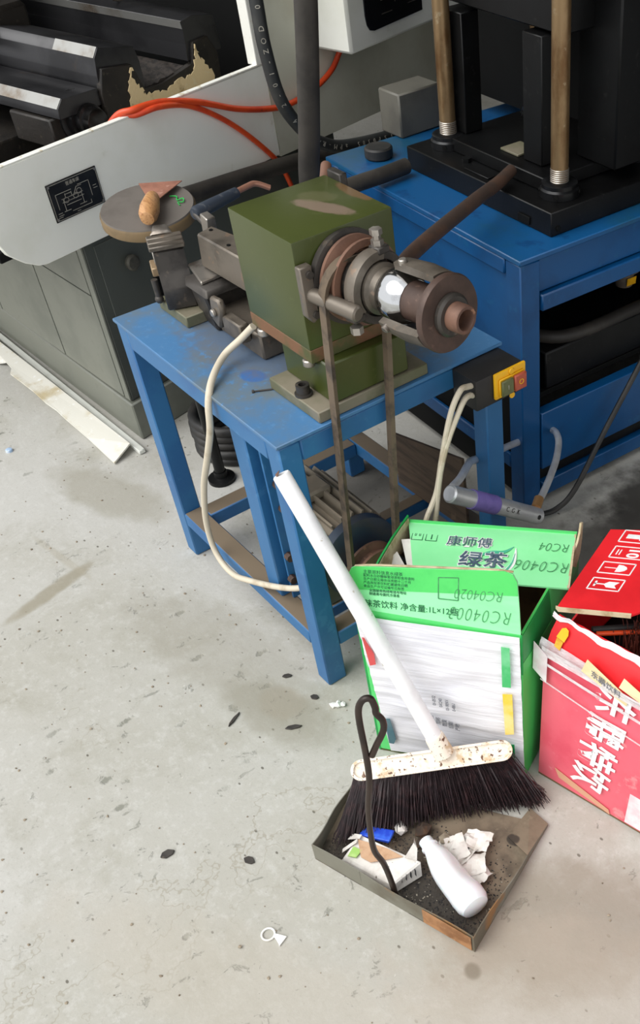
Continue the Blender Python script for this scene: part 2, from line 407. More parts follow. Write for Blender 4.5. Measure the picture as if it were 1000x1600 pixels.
b = MB(); b.box(.40, .46, cy - .030, cy + .03, cz + .074, cz + .098, .005); b.done('terminal_box', m_motor, mo)
b = MB(); b.cyl((.596, cy, cz), (.665, cy, cz), .012, n=16); b.done('motor_shaft', m_steel, mo)
b = MB(); b.rev([(0, .014), (0, .060), (.006, .060), (.013, .048), (.025, .048), (.032, .060), (.038, .060), (.038, .014)], (.627, cy - .005, cz), (1, 0, 0), 36, closed_prof=True); b.done('motor_pulley', m_rust, mo)

SY, SZ = .205, .850            # spindle axis at the head
m_belt = mat('worn_brown_drive_belt', (98, 84, 68), .7, c2=(64, 56, 48), s2=24, bump=.2)
pts = []
R1, R2 = .0555, .0500
c1 = Vector((.646, SY - .018, SZ - .008)); c2v = Vector((.646, cy - .005, cz))
loop = []
for i in range(17): a = math.pi * i / 16; loop.append((c1, R1, a))
for i in range(17): a = math.pi + math.pi * i / 16; loop.append((c2v, R2, a))
axis = (c1 - c2v); tilt = math.atan2(axis.y, axis.z)
ring = []
for (c, R, a) in loop:
    a2 = a - tilt
    ring.append((c, R, a2))
b = MB(); rows = []
for (c, R, a) in ring:
    d = Vector((0, math.cos(a), math.sin(a)))
    row = []
    for (dx, dr) in ((-.007, 0), (.007, 0), (.0095, .0085), (-.0095, .0085)):
        row.append(b.v(c + d * (R + dr) + Vector((dx, 0, 0))))
    rows.append(row)
for i in range(len(rows)):
    A, B = rows[i], rows[(i + 1) % len(rows)]
    for k in range(4): b.b.faces.new((A[k], A[(k + 1) % 4], B[(k + 1) % 4], B[k]))
tag(b.done('drive_belt', m_belt, None), 'worn brown rubber drive belt running from the spindle pulley down to the motor', 'belt')

# ------------------------------------------------------------------ spindle head
hs = thing('spindle_head', 'olive green lathe spindle head bolted to the blue workbench', 'lathe head', (.50, .21, .62))
b = MB(); b.box(.462, .626, .092, .335, .6205, .643, .002); b.done('base_plate', m_plate, hs)
b = MB(); b.box(.468, .622, .128, .295, .6435, .7195, .003); b.done('pedestal', m_green, hs)
b = MB(); b.box(.402, .600, .112, .309, .7448, .933, .0025, 2); b.done('housing', m_green, hs)
b = MB(); b.box(.402, .600, .112, .309, .720, .7446, .001); b.done('base_flange', m_rustband, hs)
for (x, y) in ((.428, .118), (.578, .118), (.590, .29)):
    b = MB(); b.cyl((x, y, .706), (x, y, .7195), .011, n=12, bev=.002); b.done('flange_bolt', m_steel, hs)
x, y = .556, .108
b = MB(); b.rev([(0, 0), (0, .0165), (.004, .0165), (.004, .0125), (.020, .0125), (.020, .0070), (.012, .0065), (.012, 0)], (x, y, .6435), (0, 0, 1), 18); b.done('socket_bolt', m_iron2, hs)
b = MB(); b.cyl((.41, .30, .915), (.36, .34, .93), .010, n=14, bev=.002); b.done('rear_lever', m_rust, hs)
b = MB(); b.box(.410, .450, .309, .325, .90, .945, .002); b.done('rear_boss', m_iron2, hs)
# spindle train
A0 = Vector((.600, SY, SZ)); A1 = Vector((.866, .231, .8635)); ad = (A1 - A0).normalized()
def at(t): return A0 + ad * t
b = MB(); b.rev([(0, 0), (0, .078), (.012, .078), (.014, .070), (.014, 0)], A0 + ad * .001, ad, 40); b.done('spindle_cover', m_iron2, hs)
b = MB(); b.rev([(0, .02), (0, .071), (.006, .071), (.013, .056), (.024, .056), (.030, .070), (.036, .070), (.036, .058), (.030, .054), (.030, .02)], at(.018), ad, 48, closed_prof=True); plab(b.done('spindle_pulley', m_rust, hs), 'rusty orange belt pulley')
b = MB(); b.rev([(0, 0), (0, .052), (.010, .050), (.010, .03), (.03, .026), (.03, 0)], at(.046), ad, 36); b.done('pulley_hub', m_iron2, hs)
# bracket + support arm
b = MB(); b.extrude([(.6025, .1085, .898), (.6025, .132, .898), (.6025, .132, .808), (.6025, .120, .800), (.6025, .1085, .815)], (.016, 0, 0), .002); br = b.done('arm_bracket', m_iron, hs)
b = MB(); b.cyl((.6185, .1245, .884), (.6235, .1245, .884), .0065, n=10); b.done('bracket_bolt', m_iron2, br)
b = MB(); b.cyl((.6185, .125, .815), (.6235, .125, .815), .0065, n=10); b.done('bracket_bolt', m_iron2, br)
b = MB(); b.cyl((.6, .1215, .850), (.708, .1520, .8385), .0125, .0135, n=18, bev=.003); b.done('support_arm', m_iron, hs)
# split clamp ring
rc = at(.078); 
e1 = Vector((0, 1, 0)); e1 = (e1 - ad * e1.dot(ad)).normalized(); e2 = ad.cross(e1); 
MR = frame(rc, ad, e1, e2)
b = MB(MR)
def arc_band(mb, r0, r1, x0, x1, a0, a1, n=24):
    R = []
    for i in range(n + 1):
        a = a0 + (a1 - a0) * i / n; c, s_ = math.cos(a), math.sin(a)
        R.append([mb.v((x, c * r, s_ * r)) for (x, r) in ((x0, r0), (x0, r1), ((x0 + x1) / 2, r1 + .003), (x1, r1), (x1, r0))])
    for A, B in zip(R, R[1:]):
        for k in range(5): mb.b.faces.new((A[k], A[(k + 1) % 5], B[(k + 1) % 5], B[k]))
    mb.b.faces.new(R[0][::-1]); mb.b.faces.new(R[-1])
arc_band(b, .046, .060, -.012, .012, math.radians(75), math.radians(212)); cr = b.done('clamp_ring', m_iron, hs)
b = MB(MR); arc_band(b, .046, .058, -.009, .009, math.radians(215), math.radians(432)); b.done('clamp_ring', m_iron2, hs)
for a in (78, 208):
    c_, s_ = math.cos(math.radians(a)), math.sin(math.radians(a))
    b = MB(MR); b.box(-.012, .014, c_ * .062 - .011, c_ * .062 + .013, s_ * .062 - .008, s_ * .062 + .004, .002); b.done('clamp_lug', m_iron2, cr)
    b = MB(MR); b.rev([(0, 0), (0, .0105), (.009, .0105), (.010, .007), (.017, .007), (.017, .0105), (.026, .0105), (.027, .008), (.027, 0)], (0, c_ * .062, s_ * .062 + .004), (0, 0, 1), 6); b.done('hex_bolt', m_steel, cr)
c_, s_ = math.cos(math.radians(208)), math.sin(math.radians(208))
b = MB(MR); b.cyl((0, c_ * .062, s_ * .062 - .03), (0, c_ * .062, s_ * .062 - .018), .011, n=6); b.done('hex_nut', m_steel, cr)
# nose, chuck yoke, flange, tube
b = MB(); b.rev([(0, 0), (0, .042), (.008, .042), (.012, .036), (.022, .033), (.022, 0)], at(.086), ad, 36); b.done('nose_collar', m_iron, hs)
b = MB(); b.rev([(0, 0), (0, .030), (.008, .038), (.018, .0425), (.03, .044), (.042, .0425), (.052, .039), (.062, .033), (.062, 0)], at(.106), ad, 40); plab(b.done('spindle_nose', m_chrome, hs), 'polished chrome spindle nose')
MY = frame(at(.150), ad, e1, e2)
for a0, a1 in ((20, 100), (200, 282)):
    b = MB(MY); arc_band(b, .048, .060, -.010, .080, math.radians(a0), math.radians(a1), 16); yk = b.done('yoke_arm', m_iron, hs)
    for a in (a0 + 6, a1 - 6):
        c_, s_ = math.cos(math.radians(a)), math.sin(math.radians(a))
        b = MB(MY); b.cyl((.006, c_ * .057, s_ * .057), (.006, c_ * .067, s_ * .067), .007, n=10, bev=.0015); b.done('yoke_screw', m_steel, yk)
b = MB(); b.rev([(0, 0), (0, .032), (.07, .032), (.07, 0)], at(.165), ad, 24); b.done('spindle_shaft', m_rustdk, hs)
b = MB(); b.rev([(0, .020), (0, .050), (.004, .0605), (.012, .0615), (.016, .0595), (.016, .020)], at(.232), ad, 48, closed_prof=True); b.done('face_plate', m_rustdk, hs)
b = MB(); b.rev([(0, .018), (0, .034), (.006, .034), (.010, .030), (.010, .018)], at(.2485), ad, 32, closed_prof=True); b.done('lock_ring', m_iron2, hs)
b = MB(); b.rev([(0, .016), (0, .0225), (.032, .0225), (.034, .021), (.034, .0165), (.032, .0155), (.006, .015), (.006, 0), (0, 0)], at(.2490), ad, 32); plab(b.done('spindle_tube', m_rust, hs), 'rusty open tube end of the spindle')

# ------------------------------------------------------------------ cross slide vise on the bench
vs_ = thing('cross_slide', 'greasy grey cast iron cross slide with tool post on the blue workbench', 'cross slide', (.17, .16, .62))
b = MB(); b.box(.030, .150, .090, .25, .6205, .644, .002); b.done('base_plate', m_plate, vs_)
b = MB(); b.cyl((.088, .118, .6445), (.088, .118, .652), .012, n=6); b.done('socket_bolt', m_black, vs_)
b = MB(); b.hexa([(.126, .136, .6205), (.205, .128, .6205), (.205, .235, .6205), (.126, .235, .6205)], [(.135, .120, .705), (.215, .112, .705), (.215, .24, .705), (.135, .24, .705)], .004); b.done('slide_body', m_iron2, vs_)
b = MB(); b.box(.205, .37, .135, .23, .6205, .672, .004); b.done('bed_block', m_iron, vs_)
b = MB(); b.hexa([(.150, .106, .7055), (.235, .106, .7055), (.235, .215, .7055), (.150, .215, .7055)], [(.142, .112, .722), (.230, .112, .722), (.230, .215, .722), (.142, .215, .722)], .003); b.done('dovetail', m_iron2, vs_)
b = MB(); b.hexa([(.114, .138, .7225), (.205, .117, .7225), (.200, .190, .7225), (.112, .192, .7225)], [(.114, .138, .730), (.205, .117, .730), (.200, .190, .730), (.112, .192, .730)], .002); plab(b.done('slide_top', m_steel, vs_), 'bright worn slide top')
# tool post: stepped block with jaws
MP = frame((.085, .115, .645), (.93, -.36, 0), (.36, .93, 0), (0, 0, 1))
b = MB(MP); b.extrude([(-.03, -.028, 0), (.03, -.028, 0), (.035, -.028, .045), (.018, -.028, .075), (.018, -.028, .118), (-.012, -.028, .118), (-.024, -.028, .088), (-.024, -.028, .04)], (0, .06, 0), .003); b.done('tool_post', m_iron2, vs_)
b = MB(MP); b.box(-.062, -.028, -.022, .02, .095, .122, .003); b.done('upper_jaw', m_iron, vs_)
for x0_, x1_ in ((-.036, -.019), (-.016, .002), (.005, .022)):
    b = MB(MP); b.box(x0_, x1_, -.034, .036, .1195, .130 - .1 * (x0_ + .036) * .25, .002); b.done('clamp_plate', m_iron, vs_)
b = MB(MP); b.hexa([(-.064, -.020, .124), (-.03, -.026, .131), (-.028, .020, .131), (-.06, .018, .124)], [(-.055, -.014, .142), (-.034, -.018, .138), (-.032, .012, .138), (-.052, .012, .142)], .002); plab(b.done('clamp_wedge', m_steel, vs_), 'bright steel clamp wedge')
b = MB(MP); b.box(-.075, -.030, -.040, -.022, .048, .066, .002); plab(b.done('square_bolt', mat('dull_brass_bolt', (150, 128, 100), .5, .3, c2=(120, 100, 78), s2=20), vs_), 'dull brass square headed bolt')
b = MB(MP); b.box(-.052, -.034, -.030, -.014, .068, .095, .002); b.done('clamp_screw', m_steel, vs_)
b = MB(MP); b.cyl((-.02, -.04, .048), (-.02, -.04, .01), .007, .006, n=10).ball((-.02, -.04, .006), .009); b.done('ball_handle', m_iron2, vs_)
b = MB(); b.hexa([(.152, .150, .733), (.33, .156, .733), (.33, .225, .733), (.146, .215, .733)], [(.158, .152, .800), (.33, .158, .800), (.33, .222, .800), (.146, .192, .800)], .003); tb = b.done('tail_block', m_iron, vs_)
for (x, y) in ((.165, .180), (.25, .170)):
    b = MB(); b.cyl((x, y, .7995), (x, y, .8015), .004, n=10); b.done('oil_hole', m_black, tb)
b = MB(); b.hexa([(.105, .186, .733), (.118, .184, .733), (.118, .212, .733), (.105, .212, .733)], [(.112, .188, .815), (.142, .186, .812), (.142, .206, .812), (.112, .206, .815)], .002); plab(b.done('square_bar', m_steel, vs_), 'light grey square steel bar')
b = MB(); b.extrude([(.235, .108, .668), (.262, .108, .655), (.285, .108, .700), (.280, .108, .722), (.245, .108, .718)], (0, .014, 0), .004); lv = b.done('gib_lever', m_iron, vs_)
b = MB(); b.cyl((.258, .108, .690), (.258, .100, .690), .008, n=12, bev=.002); b.done('rivet', m_steel, lv)
b = MB(); b.box(.272, .34, .112, .134, .652, .690, .003); b.done('gib_block', m_iron, vs_)
# feed lever with blue grip
m_grip = mat('navy_grip', (44, 52, 64), .5, c2=(80, 84, 90), s2=50, lo=.6, hi=.72, bump=.2)
m_copper = mat('copper_wire', (176, 128, 108), .4, .5, c2=(140, 96, 80), s2=20)
b = MB(); b.tube([(.070, .197, .802), (.060, .255, .803), (.040, .335, .805), (.036, .36, .803), (.045, .385, .790)], .006, 10); fl_ = b.done('feed_lever', m_copper, vs_)
b = MB(); b.rev([(0, 0), (0, .011), (.006, .014), (.10, .0115), (.12, .0105), (.125, 0)], (.077, .192, .8015), (-.036, .130, .001), 16); b.done('lever_grip', m_grip, fl_)
b = MB(); b.cyl((.075, .196, .80), (.15, .20, .77), .006, n=10); b.done('lever_link', m_iron2, fl_)

# round stand with trowel behind the cross slide
st = thing('round_stand', 'round grey iron disc on a post standing behind the workbench', 'stand', (-.19, .2055, 0))
m_disc = mat('grey_disc_face', (108, 102, 96), .6, .1, c2=(92, 86, 80), s2=6, bump=.1)
m_discrim = mat('brown_disc_rim', (116, 96, 66), .6, c2=(92, 78, 56), s2=12)
dz = Vector((.10, -.06, 1)).normalized(); dc = Vector((-.176, .200, .741))
b = MB(); b.rev([(0, 0), (0, .100), (.003, .103), (.020, .103), (.024, .100), (.024, 0)], dc - dz * .026, dz, 56); b.done('disc_rim', m_discrim, st)
b = MB(); b.rev([(0, 0), (0, .100), (.003, .099), (.003, 0)], dc - dz * .0018, dz, 56); b.done('disc_top', m_disc, st)
b = MB(); b.cyl((-.19, .2055, .02), dc - dz * .03, .014, n=16); b.done('post', m_black, st)
b = MB(); b.rev([(0, 0), (0, .036), (.010, .036), (.014, .018), (.03, .017), (.03, 0)], (-.19, .2055, 0), (0, 0, 1), 28); b.done('foot', m_black, st)
def onp(x, y, h): return dc + Vector((x, y, -(dz.x * x + dz.y * y) / dz.z + h))
b = MB(); b.tube([onp(.000, .056, .0035), onp(.012, .066, .004), onp(.026, .060, .0035), onp(.030, .072, .005), onp(.042, .066, .004), onp(.036, .056, .004), onp(.048, .054, .003)], .0013, 5)
tag(b.done('green_thread', mat('bright_green_thread', (40, 190, 80), .6, c2=(30, 160, 70), s2=40), None), 'bright green bit of thread on the round iron disc', 'thread')
# trowel
tr = thing('scraper', 'wooden handled scraper with a rusty blade lying on the round iron disc', 'scraper', dc + dz * .002)
TX = Vector((.1500, -.1100, -.0216)).normalized(); 
TX = (TX - dz * TX.dot(dz)).normalized(); TY = dz.cross(TX)
TM = frame(Vector((-.1530, .2080, .7425)) + dz * .002, TX, TY, dz)
b = MB(TM); b.extrude([(-.005, -.010, .013), (-.096, -.047, .004), (-.098, .048, .004), (-.005, .010, .013)], (0, 0, .0018)); b.done('blade', mat('rusty_pink_blade', (176, 124, 104), .5, .2, c2=(146, 100, 84), s2=14, c3=(190, 146, 128), s3=40), tr)
b = MB(TM); b.rev([(0, 0), (0, .010), (.008, .014), (.022, .0165), (.055, .0205), (.080, .0195), (.096, .014), (.101, 0)], (-.012, 0, .0205), (1, 0, .0), 20); b.done('handle', mat('varnished_wood_handle', (196, 148, 100), .4, c2=(166, 116, 74), s2=18, stretch=(2, 12, 12)), tr)

# nail on bench
b = MB(); b.cyl((.452, .062, .6222), (.470, .094, .6222), .0016, n=8).cyl((.450, .059, .6222), (.452, .062, .6222), .0034, n=8)
tag(b.done('nail', m_iron2, None), 'small steel nail lying on the blue bench top beside the green base plate', 'nail')

# ------------------------------------------------------------------ cables from head and switch
m_cable = mat('dirty_white_cable', (206, 196, 176), .55, c2=(180, 166, 142), s2=18, lo=.5, hi=.66, bump=.1)
b = MB(); b.tube([(.375, .125, .700), (.345, .108, .668), (.335, .072, .644), (.375, .022, .634), (.405, -.010, .610), (.395, -.018, .545), (.345, -.020, .455), (.285, -.020, .356), (.238, -.020, .24), (.232, -.020, .165), (.260, -.02, .128), (.312, -.02, .125), (.372, -.014, .145), (.44, .008, .160), (.50, .024, .184), (.53, .044, .196), (.545, .062, .20)], .0068, 10)
tag(b.done('power_cable', m_cable, None), 'dirty white cable looping from the green spindle head down in front of the workbench', 'cable')
for k, pts in enumerate(([(.688, .386, .600), (.693, .372, .606), (.699, .353, .611), (.7045, .3295, .592), (.705, .3124, .5545), (.705, .2909, .4855), (.705, .272, .419), (.705, .2436, .3717), (.70, .236, .33), (.67, .27, .24), (.63, .30, .19)],
                         [(.690, .386, .580), (.696, .374, .588), (.703, .357, .590), (.708, .338, .575), (.708, .307, .5228), (.708, .283, .461), (.708, .263, .366), (.70, .26, .32), (.67, .282, .235), (.632, .315, .188)])):
    b = MB(); b.tube(pts, .0056, 9)
    tag(b.done('beige_cable', m_cable, None), ('beige cord hanging from the switch box, the left and longer of the pair', 'beige cord hanging from the switch box, the right one of the pair')[k], 'cable', 'cords from the switch box')

# switch box
m_swb = mat('black_switch_box', (30, 30, 31), .5, c2=(42, 41, 40), s2=12, bump=.06)
sw = thing('switch_box', 'black switch box with yellow plate and two buttons on the workbench corner', 'switch', (.665, .445, .545))
b = MB(); b.box(.6295, .700, .387, .503, .547, .6115, .004, 2); b.done('housing', m_swb, sw)
b = MB(); b.box(.7005, .7075, .428, .506, .5575, .612, .004, 2); pl = b.done('face_plate', m_yellow, sw)
b = MB(); b.box(.708, .7115, .436, .500, .562, .600, .002); b.done('button_frame', m_yellow, pl)
b = MB(); b.box(.712, .718, .438, .467, .564, .597, .002); plab(b.done('start_button', mat('olive_button', (98, 102, 66), .45, c2=(84, 88, 56), s2=20), pl), 'olive green start button')
b = MB(); b.box(.712, .719, .469, .499, .564, .598, .002); rb = b.done('stop_button', mat('red_button', (176, 84, 62), .45, c2=(156, 70, 52), s2=20), pl); plab(rb, 'faded red stop button')
text('O', m_yellow, rb, 'button_mark', (.7196, .484, .5815), (0, 1, 0), (0, 0, 1), .016)
text('I', m_silver_ink, pl, 'button_mark', (.7186, .4525, .581), (0, 1, 0), (0, 0, 1), .014)
for z in (.6065, .5545):
    b = MB(); b.cyl((.7075, .468, z), (.711, .468, z), .0065, n=14, bev=.001); b.done('plate_screw', m_yellow, pl)

# ------------------------------------------------------------------ big lathe (end view)
th_ = math.radians(14.5)
E_ = Vector((-math.sin(th_), math.cos(th_), 0)); N_ = Vector((math.cos(th_), math.sin(th_), 0)); OL = Vector((-.475, .0386, 0))
LM = frame(OL, E_, N_, (0, 0, 1))
def lw(s, d, z): return LM @ Vector((s, d, z))
la = thing('engine_lathe', 'large cream and grey green engine lathe, tail end with nameplate, behind the workbench', 'lathe', (-.62, .45, 0))
b = MB(LM)
outline = [(-.10, .797), (-.10, .6475), (-.088, .620), (-.0539, .5886), (-.022, .570), (.0, .565), (.802, .563), (.802, .797)]
b.extrude([(s, -.014, z) for s, z in outline], (0, .014, 0), .002); tray = b.done('end_tray', m_cream, la)
b = MB(LM); b.box(-.10, .795, -.016, .001, .7972, .8015, .001); b.done('tray_lip', m_edge, tray)
b = MB(LM); b.extrude([(.778, -.03, .8), (.778, -.03, 1.7), (1.95, -.03, 1.7), (1.95, -.03, .54), (.806, -.03, .556), (.806, -.03, .8)], (0, .028, 0), .001); b.done('splash_guard', m_cream_shade, la)
b = MB(LM); b.extrude([(.772, -.032, .8), (.772, -.032, 1.7), (.790, -.032, 1.7), (.790, -.032, .8)], (0, .036, 0), .002); b.done('guard_edge', m_edge, la)
# nameplate
npz = thing; 
b = MB(LM); b.box(.0575, .2025, .0005, .003, .642, .729, .001); pn = b.done('nameplate', mat('black_nameplate', (22, 22, 22), .4, c2=(34, 34, 34), s2=30), la); plab(pn, 'black nameplate with silver line drawing of a lathe')
b = MB(LM)
def ln(s0, z0, s1, z1, w=.0012, d=.0034):
    a = Vector((s0, d, z0)); c = Vector((s1, d, z1)); q = (c - a); q = Vector((-q.z, 0, q.x)).normalized() * w / 2
    b.extrude([a - q, c - q, c + q, a + q], (0, .0004, 0))
for (s0, z0, s1, z1) in ((.061, .6455, .199, .6455), (.061, .7255, .199, .7255), (.061, .6455, .061, .7255), (.199, .6455, .199, .7255),
                         (.075, .702, .120, .702), (.140, .706, .172, .706), (.075, .702, .075, .668), (.172, .706, .172, .670),
                         (.088, .688, .150, .688), (.088, .680, .150, .680), (.092, .688, .092, .660), (.145, .688, .145, .662), (.100, .696, .118, .696),
                         (.100, .688, .100, .698), (.118, .688, .118, .698), (.125, .690, .135, .703), (.135, .703, .150, .703), (.086, .660, .105, .660),
                         (.132, .662, .152, .662), (.098, .672, .140, .672), (.108, .655, .165, .655), (.165, .655, .165, .663), (.180, .69, .190, .69), (.180, .684, .192, .684),
                         (.068, .660, .080, .660), (.068, .655, .082, .655), (.120, .650, .130, .650), (.066, .651, .078, .651)):
    ln(s0, z0, s1, z1)
for (s, z) in ((.100, .683), (.128, .685), (.140, .692)):
    for k in range(10):
        a = k * math.pi / 5; ln(s + .007 * math.cos(a), z + .006 * math.sin(a), s + .007 * math.cos(a + .63), z + .006 * math.sin(a + .63))
b.done('nameplate_drawing', m_silver_ink, pn, smooth=False)
text('普通车床', m_silver_ink, pn, 'nameplate_title', lw(.130, .0036, .7165), E_, (0, 0, 1), .010)
for (s, z) in ((.063, .648), (.197, .648), (.063, .7235), (.197, .7235)):
    b = MB(LM); b.cyl((s, .003, z), (s, .0048, z), .0030, n=10); b.done('rivet', m_steel, pn)
# pedestal base
c0 = lw(.102, -.012, 0); fd = Vector((-math.cos(math.radians(4)), -math.sin(math.radians(4)), 0))
def bq(o, fw, ed): return o + fd * fw + E_ * ed
b = MB(); q = [bq(c0, .012, .012), bq(c0, 1.6, .012), bq(c0, 1.6, .95), bq(c0, .012, .95)]
b.hexa([p + Vector((0, 0, .115)) for p in q], [p + Vector((0, 0, .60)) for p in q], .004); bs = b.done('pedestal', m_based, la)
q = [c0, bq(c0, 1.62, .02), bq(c0, 1.62, .97), bq(c0, 0, .97)]
b = MB(); b.hexa(q, [p + Vector((0, 0, .115)) for p in q], .004); b.done('plinth', m_base, bs)
def fq(fw, z, out=.004): return bq(c0, fw, .012) - E_ * out + Vector((0, 0, z))
# front side covers, each its own pressed panel with a gap between
for (f0, f1, z0, z1) in ((.050, .385, .118, .415), (.050, .385, .418, .60), (.392, .80, .118, .60), (.807, 1.50, .118, .60)):
    b = MB(); b.extrude([fq(f0, z0), fq(f1, z0), fq(f1, z1), fq(f0, z1)], E_ * .0035, .001); b.done('side_panel', m_base, bs)
b = MB(); b.extrude([fq(.012, .12, .006), fq(.040, .12, .006), fq(.040, .60, .006), fq(.012, .60, .006)], E_ * .0055, .001); b.done('corner_strip', m_base, bs)
# end face cover: panel with keyhole plate, knob
MEND = frame(bq(c0, .012, .012), E_, N_, (0, 0, 1))
b = MB(MEND); b.box(.03, .80, 0, .003, .14, .545, .001); b.done('end_panel', m_based, bs)
kp = P_ = None
b = MB(MEND); b.rev([(0, 0), (0, .010), (.010, .010), (.012, .020), (.020, .021), (.024, .016), (.024, 0)], (.115, .003, .475), (0, 1, 0), 18); b.done('cover_knob', mat('dull_grey_knob', (96, 94, 84), .5, .3, c2=(74, 72, 66), s2=20), bs)
b = MB(MEND); b.box(.175, .25, .003, .008, .35, .44, .001); b.done('latch_plate', m_blackmatte, bs)
# bed and ways
def LB(): return MB(LM)
b = LB(); b.extrude([(.2807, -.2, .7753), (.2808, -.2, .7991), (.3005, -.2, .8187), (.4098, -.2, .814), (.4098, -.2, .7753)], (0, -1.5, 0), .0012); plab(b.done('front_way', m_way, la), 'ground steel front way with bevelled edge')
b = LB(); b.extrude([(.415, -.2, .760), (.4192, -.2, .838), (.4246, -.2, .8778), (.443, -.2, .8992), (.5498, -.2, .8763), (.558, -.2, .84), (.558, -.2, .76)], (0, -1.5, 0), .0012); b.done('middle_way', m_way, la)
b = LB(); b.extrude([(.712, -.2, .80), (.718, -.2, .8389), (.7209, -.2, .875), (.7187, -.2, .8951), (.76, -.2, .90), (.8329, -.2, .8864), (.84, -.2, .80)], (0, -1.5, 0), .0012); b.done('rear_way', m_way, la)
b = LB(); b.extrude([(.41, -.19, .50), (.80, -.19, .50), (.815, -.19, .80), (.79, -.19, .845), (.735, -.19, .842), (.722, -.19, .792), (.60, -.19, .772), (.545, -.19, .776), (.523, -.19, .842), (.43, -.19, .855), (.41, -.19, .80)], (0, -.02, 0), .002); b.done('bed_end_casting', m_oilcast, la)
m_bev = mat('polished_way_bevel', (176, 176, 172), .25, .7, c2=(126, 108, 88), s2=5, lo=.5, hi=.7)
for nm, (sa, za), (sb, zb), ln_ in (('f', (.2803, .7996), (.3000, .8192), 1.48), ('m', (.4240, .8786), (.4423, .8996), .16), ('r', (.7205, .8755), (.7183, .8948), 1.4)):
    nrm_ = Vector((-(zb - za), 0, sb - sa)).normalized() * .0006
    b = MB(LM); p_, q_ = Vector((sa, -.202, za)), Vector((sb, -.202, zb))
    b.extrude([p_ + nrm_ * .2, q_ + nrm_ * .2, q_ + nrm_ * 1.5, p_ + nrm_ * 1.5], (0, -ln_, 0)); b.done('way_bevel', m_bev, la, smooth=False)
# peeling filler patch on the casting
rag = [(.478, .60), (.50, .700), (.488, .745), (.497, .80), (.518, .838), (.515, .80), (.535, .778), (.548, .765), (.60, .756), (.66, .772), (.70, .768), (.728, .790), (.738, .838), (.748, .80), (.772, .77), (.790, .72), (.797, .60)]
b = LB()
fine = []
for i in range(len(rag)):
    a = Vector((rag[i][0], 0, rag[i][1])); c = Vector((rag[(i + 1) % len(rag)][0], 0, rag[(i + 1) % len(rag)][1]))
    nseg = 6 if i < len(rag) - 1 else 1
    for k in range(nseg):
        q = a.lerp(c, k / nseg); j = .006 if nseg > 1 else 0
        fine.append((q.x + random.uniform(-j, j), -.1895, q.z + random.uniform(-j, j)))
b.extrude(fine, (0, .003, 0)); b.done('filler_patch', m_tan, la, smooth=False)
b = LB(); b.extrude([(.450 + random.uniform(-.004, .004) + (.006 if k % 2 else 0), -.1895, .60 + .01 * k) for k in range(13)] + [(.462 + random.uniform(-.002, .002), -.1895, .72 - .01 * k) for k in range(13)], (0, .002, 0)); b.done('filler_patch', m_tan, la, smooth=False)
# chip bed between ways
b = LB(); b.slab(lambda u, v: (.556 + .160 * u, -.205 - 1.4 * v, .776 + .010 * u + .010 * mnoise.noise(Vector((u * 9, v * 60, 2)))), 14, 60, (0, 0, -.02)); b.done('chip_bed', m_chips, la, kind='stuff')
# drive screw bearing cap
b = LB(); b.rev([(0, 0), (0, .066), (.02, .062), (.022, .050), (.045, .050), (.045, .040), (.060, .039), (.062, .033), (.085, .032), (.088, .028), (.088, 0)], (.362, -.25, .752), (0, 1, 0), 40); plab(b.done('bearing_cap', mat('dark_polished_cap', (60, 60, 62), .25, .8, c2=(40, 38, 36), s2=12), la), 'dark polished screw bearing cap')
b = LB(); b.box(.27, .45, -.40, -.235, .70, .772, .004); b.done('bearing_block', m_oilcast, la)
b = LB(); b.box(-.15, .42, -1.5, -.42, .62, .70, .004); b.done('apron_box', m_oilcast, la)
b = LB(); b.box(-.10, 1.2, -1.7, -.02, .60, .625, .002); b.done('chip_pan', m_blackmatte, la)
b = LB(); b.box(.98, 1.02, -1.8, -.035, .62, 1.7, .002); b.done('rear_splash_panel', m_blackmatte, la)
# carriage at left with saddle
b = LB(); b.box(.26, .56, -1.25, -.62, .86, .935, .012); cg = b.done('saddle', m_oilcast, la)
b = LB(); b.box(.33, .38, -.62, -.60, .868, .905, .003); b.done('wiper_plate', m_black, cg)
for s in (.345, .368):
    b = LB(); b.cyl((s, -.6, .889), (s, -.594, .889), .005, n=8); b.done('wiper_screw', m_steel, cg)
b = LB(); b.box(.44, .72, -1.35, -.78, .936, 1.02, .02); b.done('cross_slide_block', m_oilcast, cg)
b = LB(); b.rev([(0, 0), (0, .05), (.03, .06), (.08, .05), (.10, 0)], (.40, -1.02, .99), (0, 1, .15), 24); b.done('carriage_knob', m_cream, cg)
b = LB(); b.tube([(.79 + .07 * math.cos(a), -.45 + .05 * math.sin(a), .93 + .03 * math.sin(a)) for a in [k * math.pi / 12 for k in range(24)]], .0022, 6, smooth=False, closed=True); b.done('coolant_wire', m_iron, la)
# control box on the guard
b = LB()
b.extrude([(.985, 0, .7914), (1.60, 0, .7914), (1.60, 0, 1.5), (.985, 0, 1.5)], (0, .15, 0), .008); cb = b.done('control_box', m_cream, la)
scr = [(1.30, .8335), (1.085, .829), (1.066, .834), (1.056, .848), (1.052, .87), (1.052, 1.30), (1.30, 1.30)]
b = LB(); b.extrude([(s, .1505, z) for s, z in scr], (0, .004, 0), .001); pnl = b.done('dark_panel', mat('black_glass_panel', (24, 25, 28), .25, c2=(18, 18, 20), s2=10), cb)
b = LB()
for (s0, z0, s1, z1) in ((1.12, .862, 1.165, .862), (1.12, .895, 1.14, .895), (1.14, .895, 1.14, .93), (1.18, .88, 1.18, .91), (1.17, .90, 1.20, .90), (1.25, .9, 1.28, .9), (1.235, .865, 1.28, .865)):
    ln(s0, z0, s1, z1, .002, .155)
b.done('panel_marks', m_iron, pnl, smooth=False)

